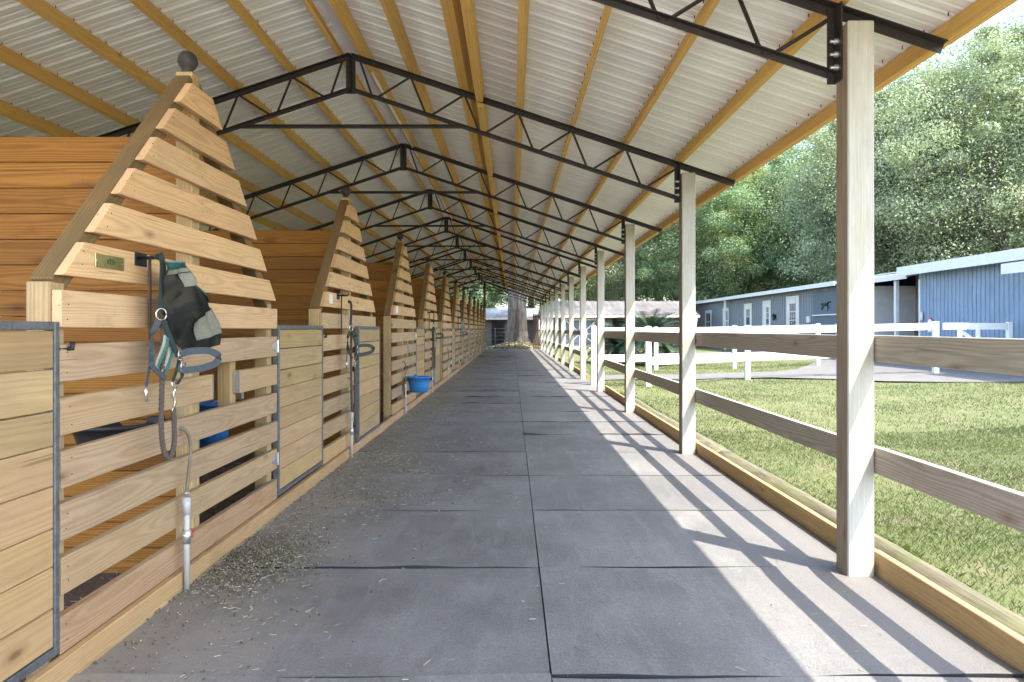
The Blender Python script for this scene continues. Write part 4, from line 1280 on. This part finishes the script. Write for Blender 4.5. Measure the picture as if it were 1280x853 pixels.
g3 = lambda r0, r1, nc, nr, c0, c1: [(r0 + (r1 - r0) * (i + 0.06) / nc, r0 + (r1 - r0) * (i + 0.94) / nc, c0 + (c1 - c0) * (j + 0.05) / nr, c0 + (c1 - c0) * (j + 0.95) / nr) for i in range(nc) for j in range(nr)]
wdoor(34.71, 36.11, 0.20, 2.84, g3(0.22, 0.78, 3, 3, 0.42, 0.90), 'door')
wdoor(38.50, 39.55, 0.20, 2.76, g3(0.18, 0.55, 2, 4, 0.40, 0.90), 'door')
wdoor(41.53, 42.70, 0.20, 2.70, g3(0.2, 0.8, 1, 2, 0.10, 0.92), 'door')
wdoor(45.97, 47.02, 1.07, 2.58, g3(0.12, 0.88, 2, 2, 0.06, 0.94), 'window')
wdoor(49.93, 51.33, 1.07, 2.52, g3(0.12, 0.88, 2, 2, 0.06, 0.94), 'window')
sd = bpart('sliding_door', (XW - 0.10, 28.93, 0.20), (XW - 0.05, 32.90, 2.96), M['teal_door'], bl, 0.004)
for zz in (1.92, 1.16):
    bpart('door_bar', (XW - 0.16, 29.05, zz - 0.03), (XW - 0.105, 32.84, zz + 0.025), M['trim'], bl, 0.004)
# running horse emblem on the sliding door
bm = bmesh.new()
def em(pts, r): addtube(bm, [Vector((XW - 0.115, p[0], p[1])) - bo for p in pts], r, 6)
em([(31.33, 2.37), (31.50, 2.40), (31.68, 2.37), (31.83, 2.41)], [0.05, 0.06, 0.05, 0.055])
em([(31.33, 2.40), (31.20, 2.50), (31.08, 2.48), (31.01, 2.44)], [0.04, 0.03, 0.028, 0.015])
em([(31.33, 2.35), (31.21, 2.23), (31.08, 2.26)], 0.014); em([(31.38, 2.34), (31.29, 2.19), (31.34, 2.09)], 0.014)
em([(31.79, 2.36), (31.92, 2.26), (31.90, 2.14)], 0.016); em([(31.73, 2.35), (31.79, 2.21), (31.97, 2.15)], 0.016)
em([(31.83, 2.42), (31.94, 2.44), (32.01, 2.35)], 0.012)
link('horse_emblem', tomesh(bm, 'horse_emblem', (M['black'],), True), bl)
# wall lamp, fire extinguisher, electrics
la = empty('wall_lamp', (XW - 0.13, 37.74, 1.94), 'dark lantern on the grey wall beside the narrow white door', 'lamp')
block('back_plate', (0.06, -0.06, -0.12), (0.13 - 0.02, 0.06, 0.12), M['black'], la, 0.003)
bm = lathe_bm([(0, -0.2), (0.06, -0.18), (0.075, 0.02), (0.11, 0.05), (0.03, 0.16), (0, 0.2)], 8)
link('lantern', tomesh(bm, 'lantern', (M['black'],)), la)
fe = empty('fire_extinguisher', (XW - 0.09, 23.68, 1.18), 'small white fire extinguisher hung on the blue wall', 'fire extinguisher')
bm = lathe_bm([(0, 0), (0.065, 0.01), (0.07, 0.05), (0.07, 0.36), (0.045, 0.42), (0.025, 0.44), (0, 0.44)], 14)
link('cylinder', tomesh(bm, 'cylinder', (M['card'],), True), fe)
block('valve', (-0.02, -0.06, 0.44), (0.02, 0.05, 0.50), M['glow'], fe, 0.003)
block('bracket', (0.068, -0.03, 0.1), (0.09, 0.03, 0.4), M['black'], fe, 0)
bpart('fuse_box', (XW - 0.09, 24.17, 1.59), (XW - 0.045, 24.36, 1.88), M['trim'], bl, 0.003)
bpart('fuse_box', (XW - 0.11, 33.31, 1.59), (XW - 0.02, 33.60, 1.88), M['trim'], bl, 0.003)

# ------------------------------------------------------------------ low sheds across the far end
def shed(name, x0, x1, y0, y1, ze, zr, wallm, roofm, lab, opens=()):
    root = empty(name, ((x0 + x1) / 2, y0, -0.07), lab, 'shed')
    o = Vector(root.location)
    def b(nm, lo, hi, mat, bev=0.0): return block(nm, tuple(Vector(lo) - o), tuple(Vector(hi) - o), mat, root, bev)
    xs_ = sorted([x0] + [v for q in opens for v in q] + [x1])
    for a, c in zip(xs_[::2], xs_[1::2]): b('wall', (a, y0, -0.3), (c, y0 + 0.12, ze + 0.02), wallm)
    for a, c in opens: b('lintel', (a, y0 - 0.01, ze - 0.25), (c, y0 + 0.10, ze + 0.02), wallm)
    b('wall', (x0, y1 - 0.12, -0.3), (x1, y1, ze + 0.02), wallm)
    b('wall', (x0, y0 + 0.13, -0.3), (x0 + 0.12, y1 - 0.13, ze + 0.02), wallm)
    b('wall', (x1 - 0.12, y0 + 0.13, -0.3), (x1, y1 - 0.13, ze + 0.02), wallm)
    ym_ = (y0 + y1) / 2
    for ya_, za_, yb_, zb_ in ((y0 - 0.9, ze - 0.12, ym_, zr), (y1 + 0.9, ze - 0.12, ym_, zr)):
        bm = bmesh.new(); P = []
        n = max(4, int((x1 - x0 + 1) / 0.45)); up = []; dn = []
        for k in range(n * 2 + 1):
            x = x0 - 0.5 + (x1 - x0 + 1.0) * k / (n * 2); hh = 0.03 if k % 2 else 0.0
            up.append(bm.verts.new(Vector((x, ya_, za_ + hh)) - o)); dn.append(bm.verts.new(Vector((x, yb_, zb_ + hh)) - o))
        for k in range(n * 2): bm.faces.new((up[k], up[k + 1], dn[k + 1], dn[k]))
        bmesh.ops.solidify(bm, geom=bm.faces[:], thickness=0.03)
        link('roof', tomesh(bm, 'roof', (roofm,)), root)
    b('fascia', (x0 - 0.5, y0 - 0.95, ze - 0.30), (x1 + 0.5, y0 - 0.915, ze - 0.12), M['pink_fascia'])
    n = int((x1 - x0) / 3.0)
    for k in range(n + 1):
        x = x0 + (x1 - x0) * k / n
        b('porch_post', (x - 0.06, y0 - 0.85, -0.1), (x + 0.06, y0 - 0.73, ze - 0.16), M['trim'], 0.003)
    return root
sh = shed('low_shed', 2.6, 12.2, 49.0, 57, 2.35, 3.35, M['brown_wall'], M['old_roof'], 'low brown shed with old metal roof behind the cycads', ((6.9, 8.4),))
shed('low_shed', -6.5, 2.0, 56.0, 63, 2.3, 3.0, M['brown_wall'], M['pale_roof'], 'low shed with pale roof behind the big trunk at the aisle end', ((-4.0, -2.6), (-1.6, -0.6)))
# white cross-braced barn doors
for i, x in enumerate((4.15, 5.35)):
    dr = empty('barn_door', (x, 48.86, -0.05), ['left of the two white cross-braced barn doors on the brown shed', 'right of the two white cross-braced barn doors on the brown shed'][i], 'barn door', 'white barn doors')
    block('panel', (-0.56, 0.03, 0), (0.56, 0.09, 2.05), M['grey_wall'], dr)
    for a, c in (((-0.56, 0.0), (-0.46, 2.05)), ((0.46, 0.0), (0.56, 2.05)), ((-0.455, 0.0), (0.455, 0.12)), ((-0.455, 1.93), (0.455, 2.05)), ((-0.455, 0.97), (0.455, 1.08))):
        block('frame_board', (a[0], 0.0, a[1]), (c[0], 0.028, c[1]), M['white'], dr, 0.002)
    bar('brace', (-0.44, 0.014, 1.10), (0.44, 0.014, 1.91), 0.09, 0.020, M['white'], dr) if i else bar('brace', (0.44, 0.014, 1.10), (-0.44, 0.014, 1.91), 0.09, 0.020, M['white'], dr)
    bar('brace', (0.44, 0.014, 0.14), (-0.44, 0.014, 0.95), 0.09, 0.020, M['white'], dr) if i else bar('brace', (-0.44, 0.014, 0.14), (0.44, 0.014, 0.95), 0.09, 0.020, M['white'], dr)

# gate and screen at the far end of the aisle
tg = empty('tube_gate', (-1.05, 46.6, -0.07), 'grey tubular field gate across the far end of the aisle', 'gate')
for zz in (0.15, 0.40, 0.65, 0.90, 1.15, 1.38):
    tube('bar', [(-0.95, 0, zz), (0.85, 0, zz)], 0.022, M['galv'], tg, 8)
for xx in (-0.95, -0.05, 0.85):
    tube('upright', [(xx, 0, 0.0), (xx, 0, 1.42)], 0.028, M['galv'], tg, 8)
tube('brace', [(-0.93, -0.03, 0.18), (0.83, -0.03, 1.36)], 0.018, M['galv'], tg, 8)
sc = empty('board_screen', (1.62, 45.8, -0.07), 'dark upright board screen by the last white posts', 'screen')
for k in range(4):
    block('board', (-0.27 + k * 0.14, 0, -0.05), (-0.27 + k * 0.14 + 0.10, 0.03, 2.3), M['darkwood'], sc, 0.002)
for zz in (0.3, 0.75, 1.2, 2.1):
    block('cross_rail', (-0.29, 0.032, zz), (0.28, 0.06, zz + 0.10), M['darkwood'], sc, 0.002)

# ------------------------------------------------------------------ trees
def branchy(h, r, seed, spread, fork=0.38, flare=1.7):
    rg = random.Random(seed); bm = bmesh.new()
    tips = []
    top = Vector((rg.uniform(-0.6, 0.6), rg.uniform(-0.6, 0.6), h * fork))
    addtube(bm, [(0, 0, -0.4), (0, 0, 0.0), (0.02, 0, 0.5), (top.x * 0.4, top.y * 0.4, h * fork * 0.5), top], [r * flare * 1.1, r * flare, r * 1.15, r * 0.95, r * 0.85], 14)
    for k in range(7):
        a = 2 * math.pi * k / 7 + rg.uniform(-0.3, 0.3); rr = spread * rg.uniform(0.45, 0.85)
        st_ = top + Vector((0, 0, -rg.uniform(0, 1) * h * fork * 0.3))
        en = Vector((math.cos(a) * rr, math.sin(a) * rr, h * rg.uniform(0.5, 0.86)))
        mid = st_.lerp(en, 0.45) + Vector((math.cos(a) * rr * 0.15, math.sin(a) * rr * 0.15, rg.uniform(-0.4, 0.7)))
        q = smoothpts([st_, mid, en], 4)
        addtube(bm, q, [r * 0.5 * (1 - 0.85 * j / (len(q) - 1)) for j in range(len(q))], 7)
        for m_ in range(3):
            b0 = mid.lerp(en, rg.uniform(0.1, 0.8)); b1 = b0 + Vector((rg.uniform(-1, 1), rg.uniform(-1, 1), rg.uniform(0.0, 0.9))) * spread * 0.33
            addtube(bm, [b0, b0.lerp(b1, 0.5) + Vector((0, 0, 0.15)), b1], [r * 0.16, r * 0.1, r * 0.04], 5)
    return tomesh(bm, 'trunk', (M['bark'],), True)
def crown_mesh(name, h, z0, spread, nleaf, seed, mat, leaf=0.20, ncl=170):
    rg = np.random.default_rng(seed)
    # clump centres through an uneven dome
    u = rg.normal(size=(ncl, 3)); u /= np.linalg.norm(u, axis=1)[:, None]
    rad = rg.uniform(0.45, 1.0, ncl) ** 0.6
    lob = 1 + 0.22 * np.sin(3 * np.arctan2(u[:, 1], u[:, 0]) + seed) + 0.15 * np.sin(5 * np.arctan2(u[:, 1], u[:, 0]) - seed * 2)
    c = u * rad[:, None] * np.stack([spread * lob, spread * lob, np.full(ncl, (h - z0) / 2)], -1)
    c[:, 2] += (h + z0) / 2
    cs = rg.uniform(0.06, 0.26, ncl) * spread
    idx = rg.integers(0, ncl, nleaf)
    d = rg.normal(size=(nleaf, 3)); d /= np.linalg.norm(d, axis=1)[:, None]
    rr = rg.uniform(0.15, 1.0, nleaf) ** 0.5
    p = c[idx] + d * (rr * cs[idx])[:, None] * np.array([1.15, 1.15, 0.75])
    # loose sprays between the clumps break their outlines
    loose = rg.random(nleaf) < 0.18
    w = rg.normal(size=(nleaf, 3)); w /= np.linalg.norm(w, axis=1)[:, None]
    ang = np.arctan2(w[:, 1], w[:, 0])
    lb = (1 + 0.22 * np.sin(3 * ang + seed) + 0.15 * np.sin(5 * ang - seed * 2)) * (1 + 0.10 * np.sin(11 * ang + 7 * w[:, 2]))
    q = w * (rg.uniform(0.3, 1.08, nleaf) ** 0.5)[:, None] * np.stack([spread * lb, spread * lb, np.full(nleaf, (h - z0) / 2)], -1)
    q[:, 2] += (h + z0) / 2
    p = np.where(loose[:, None], q, p)
    # leaf sprays, tilted outward from their clump with scatter
    nrm = d + rg.normal(size=(nleaf, 3)) * 0.55 + np.array([0, 0, 0.35]); nrm /= np.linalg.norm(nrm, axis=1)[:, None]
    t = np.cross(nrm, rg.normal(size=(nleaf, 3))); t /= np.linalg.norm(t, axis=1)[:, None]
    b = np.cross(nrm, t)
    L = leaf * rg.uniform(0.6, 1.3, nleaf)[:, None]; W = L * rg.uniform(0.35, 0.6, nleaf)[:, None]
    v = np.stack([p - t * L, p + b * W + nrm * L * 0.15, p + t * L, p - b * W + nrm * L * 0.15], 1).reshape(-1, 3)
    f = np.arange(nleaf * 4).reshape(-1, 4)
    return npmesh(name, v, f, mat, 4)
TR = [branchy(17, 0.42, 1, 6.5), branchy(15, 0.36, 2, 6.0, 0.42), branchy(18, 0.5, 3, 7.0, 0.33)]
CR = [crown_mesh('crown', 17.5, 3.0, 6.6, 153816, 1, M['oak_leaf'], 0.076), crown_mesh('crown', 15.5, 2.6, 6.0, 144768, 2, M['oak_leaf2'], 0.076), crown_mesh('crown', 18.5, 3.2, 7.2, 162864, 3, M['oak_leaf3'], 0.076), crown_mesh('crown', 18.0, 3.4, 7.0, 180960, 5, M['oak_leaf'], 0.076, 200)]
TREES = [
    (27.2, 39.0, 3, 2, 1.0, 0.3, 'tall grey-green oak above the blue building at the right edge'),
    (24.6, 47.0, 0, 0, 1.02, 1.4, 'oak with a thick brown trunk rising behind the porch recess'),
    (24.5, 56.0, 1, 1, 1.12, 2.5, 'dark green oak behind the slate sliding door'),
    (19.5, 60.5, 2, 2, 0.9, 4.0, 'yellow-green oak behind the white glazed door'),
    (15.8, 60.0, 1, 1, 1.00, 5.1, 'dense green tree behind the far end of the grey building'),
    (10.5, 64.5, 0, 0, 0.95, 0.9, 'broad grey-green tree behind the brown shed roof'),
    (5.5, 67.0, 2, 2, 0.90, 3.3, 'yellow-green tree behind the white barn doors'),
    (-3.2, 70.0, 1, 1, 0.90, 2.0, 'green tree beyond the pale shed, left of the big trunk'),
    (34.0, 52.0, 0, 0, 1.05, 5.7, 'oak in the second row, behind the tall right-hand oak'),
    (33.0, 68.0, 2, 2, 1.05, 0.1, 'tall light green oak in the back row above the grey building'),
    (21.0, 74.0, 1, 1, 1.10, 1.1, 'dark back-row tree above the far windows'),
    (11.0, 82.0, 0, 0, 1.10, 2.2, 'tall back-row tree seen between the far white posts'),
    (-9.0, 80.0, 2, 2, 1.00, 3.7, 'far tree seen under the truss at the left of the aisle end'),
    (2.0, 84.0, 3, 1, 1.00, 4.4, 'far tree seen directly behind the big trunk'),
    (26.2, 43.5, 3, 1, 0.98, 2.1, 'grey-green oak between the tall right-hand oak and the thick brown trunk'),
    (29.0, 58.0, 2, 2, 1.0, 0.7, 'tall oak filling the gap behind the dark green oak'),
    (26.0, 68.0, 0, 0, 1.05, 2.9, 'back-row oak between the grey wall and the sliding door'),
    (15.0, 72.0, 2, 2, 1.0, 5.5, 'light back-row tree behind the far end of the long building'),
    (38.0, 52.0, 2, 2, 0.95, 1.9, 'pale back-row oak far behind the blue building'),
    (36.0, 40.0, 1, 1, 0.80, 4.4, 'dark oak cut by the right picture edge'),
]
for x, y, ci, ti, s_, rz, lab in TREES:
    t = empty('oak_tree', (x, y, gzf(x, y) - 0.02), lab, 'tree', 'trees around the yard', None, rz)
    t.scale = (s_, s_, s_)
    link('trunk', TR[ti], t); link('crown', CR[ci], t)
# the big trunk closing the aisle
bt = empty('oak_tree', (0.35, 48.6, -0.1), 'big old oak trunk standing at the end of the aisle', 'tree', 'trees around the yard')
bm = bmesh.new()
rg = random.Random(5); rings = []
for j in range(17):
    z = -0.3 + 8.3 * j / 16
    r = 0.60 * (1 + 0.75 * math.exp(-max(z, 0) / 0.55)) * (1 - 0.02 * z)
    ring_ = []
    for k in range(26):
        a = 2 * math.pi * k / 26
        but = 1 + (0.10 + 0.16 * math.exp(-max(z, 0) / 0.8)) * math.sin(4 * a + 0.6 + z * 0.12) + 0.05 * math.sin(9 * a + z) + rg.uniform(-0.015, 0.015)
        # a groove where two stems have grown together
        gro = 1 - 0.30 * math.exp(-((a - 4.55) / 0.24) ** 2)
        ring_.append(bm.verts.new((r * but * gro * math.cos(a), r * but * gro * math.sin(a), z)))
    rings.append(ring_)
for a, b in zip(rings, rings[1:]):
    for k in range(26): bm.faces.new((a[k], a[(k + 1) % 26], b[(k + 1) % 26], b[k]))
for k in range(6):
    a = k * 1.05; addtube(bm, smoothpts([(0, 0, 7.0), (math.cos(a) * 2.2, math.sin(a) * 2.2, 8.8), (math.cos(a) * 5, math.sin(a) * 5, 10.5)], 4), [0.32 - 0.03 * q for q in range(9)], 8)
link('trunk', tomesh(bm, 'trunk', (M['bark'],), True), bt)
link('crown', crown_mesh('crown', 15, 7.2, 7.0, 117624, 9, M['oak_leaf2'], 0.076), bt)
# leaf litter heaped round its foot
lv, lf = [], []
hv = []
for _ in range(5200):
    a = random.uniform(0, 6.283); r = 0.5 + 1.5 * random.random() ** 0.8
    x = 0.30 + r * math.cos(a) * 1.15; y = 48.2 + r * math.sin(a)
    if x < -1.6 or y < 45.3: continue
    z = -0.06 + 0.48 * max(0, 1 - (r - 0.5) / 1.4) * random.uniform(0.6, 1.0)
    q = random.uniform(0.03, 0.075); n0 = len(lv); th = random.uniform(0, 6.28)
    d1 = Vector((math.cos(th), math.sin(th), random.uniform(-0.5, 0.5))) * q; d2 = Vector((-math.sin(th), math.cos(th), random.uniform(-0.5, 0.5))) * q * 0.6
    c = Vector((x, y, z + q * 0.5))
    for p in (c - d1, c + d2, c + d1, c - d2): lv.append(tuple(p))
    lf.append((n0, n0 + 1, n0 + 2, n0 + 3))
ll = link('leaf_litter', npmesh('leaf_litter', lv, lf, M['deadleaf'], 4)); ll['kind'] = 'stuff'; tag(ll, 'pale heap of dry leaves round the foot of the big oak', 'leaves')

# ------------------------------------------------------------------ cycads
def cycad(x, y, h, n, L, seed, lab):
    rg = random.Random(seed)
    root = empty('cycad', (x, y, gzf(x, y) - 0.02), lab, 'cycad', 'cycads before the brown shed')
    bm = bmesh.new(); addtube(bm, [(0, 0, -0.1), (0, 0, h * 0.6), (0, 0, h)], [0.22, 0.2, 0.16], 12)
    link('trunk', tomesh(bm, 'trunk', (M['bark'],), True), root)
    v, f = [], []
    for k in range(n):
        a = 2.399 * k; el = 1.35 - 1.5 * (k / n); ln = L * rg.uniform(0.85, 1.1)
        pts = []
        p = Vector((0, 0, h)); e = el
        for j in range(13):
            pts.append(p.copy())
            p = p + Vector((math.cos(a) * math.cos(e), math.sin(a) * math.cos(e), math.sin(e))) * ln / 12
            e -= 0.085
        side = Vector((-math.sin(a), math.cos(a), 0))
        for j in range(1, 12):
            for sub in (0.0, 0.5):
                c = pts[j].lerp(pts[j + 1], sub) if j < 12 else pts[j]
                tn = (pts[j + 1] - pts[j]).normalized(); upv = side.cross(tn)
                w = ln * 0.17 * math.sin(math.pi * (j + sub) / 12.5) ** 0.6
                for sg in (-1, 1):
                    n0 = len(v)
                    tip = c + side * sg * w + tn * w * 0.55 + upv * (-w * 0.25)
                    v += [tuple(c - tn * 0.026), tuple(c + tn * 0.026), tuple(tip)]
                    f.append((n0, n0 + 1, n0 + 2))
        for j in range(12):
            n0 = len(v); s2 = side * 0.012
            v += [tuple(pts[j] - s2), tuple(pts[j] + s2), tuple(pts[j + 1])]; f.append((n0, n0 + 1, n0 + 2))
    link('crown', npmesh('crown', v, f, M['cycad_leaf']), root)
cycad(5.15, 26.5, 1.0, 80, 1.5, 1, 'dark spiky cycad just left of the third white post, above the white fence')
cycad(4.15, 28.5, 0.7, 70, 1.4, 2, 'shorter dark cycad seen between third and fourth white posts')
cycad(6.1, 28.5, 0.30, 55, 1.0, 3, 'low dark cycad half hidden behind the white fence post')

# ------------------------------------------------------------------ grass blades on the near lawn
def grass_patch(n, xr, yr, hmin, hmax, w, bias):
    x = RNG.uniform(xr[0], xr[1], n); y = yr[0] + (yr[1] - yr[0]) * RNG.random(n) ** bias
    # thin, worn patches
    dens = 0.5 + 0.5 * np.sin(x * 1.9 + 1.3 * np.sin(y * 0.8)) * np.cos(y * 1.5 + 0.7 * x)
    keep = RNG.random(n) < np.clip(0.34 + 0.7 * dens, 0, 1)
    onroad = (y > np.interp(x, cols, near) - 0.1) & (y < np.interp(x, cols, far_) + 0.1)
    keep &= ~onroad
    x, y = x[keep], y[keep]; n = len(x)
    z = gz(x, y) + np.where(x > 2.5, 0.012 * np.sin(x * 1.7 + y * 0.9) + 0.01 * np.sin(y * 2.3 - x), 0) - 0.004
    h = RNG.uniform(hmin, hmax, n); a = RNG.uniform(0, 6.283, n); ln = RNG.uniform(0.3, 1.1, n) * h; b = RNG.uniform(0, 6.283, n)
    wx, wy = np.cos(a) * w, np.sin(a) * w
    lx, ly = np.cos(b) * ln, np.sin(b) * ln
    v = np.stack([np.stack([x - wx, y - wy, z], -1), np.stack([x + wx, y + wy, z], -1),
                  np.stack([x + wx * 0.7 + lx * 0.4, y + wy * 0.7 + ly * 0.4, z + h * 0.65], -1), np.stack([x + lx, y + ly, z + h], -1)], 1)
    return v
A = grass_patch(190000, (2.28, 7.5), (1.4, 9.5), 0.012, 0.038, 0.0022, 1.0)
B = grass_patch(110000, (2.3, 12.0), (8.0, 27.0), 0.018, 0.048, 0.005, 1.1)
C = grass_patch(5000, (2.27, 2.42), (1.4, 15.0), 0.03, 0.085, 0.003, 1.0)
v = np.concatenate([A, B, C]); n = len(v)
f = np.arange(n * 4).reshape(-1, 4)
gr = link('grass', npmesh('grass', v.reshape(-1, 3), f, M['grass'], 4)); gr['kind'] = 'stuff'; tag(gr, 'short patchy sunlit lawn grass outside the rails', 'grass')
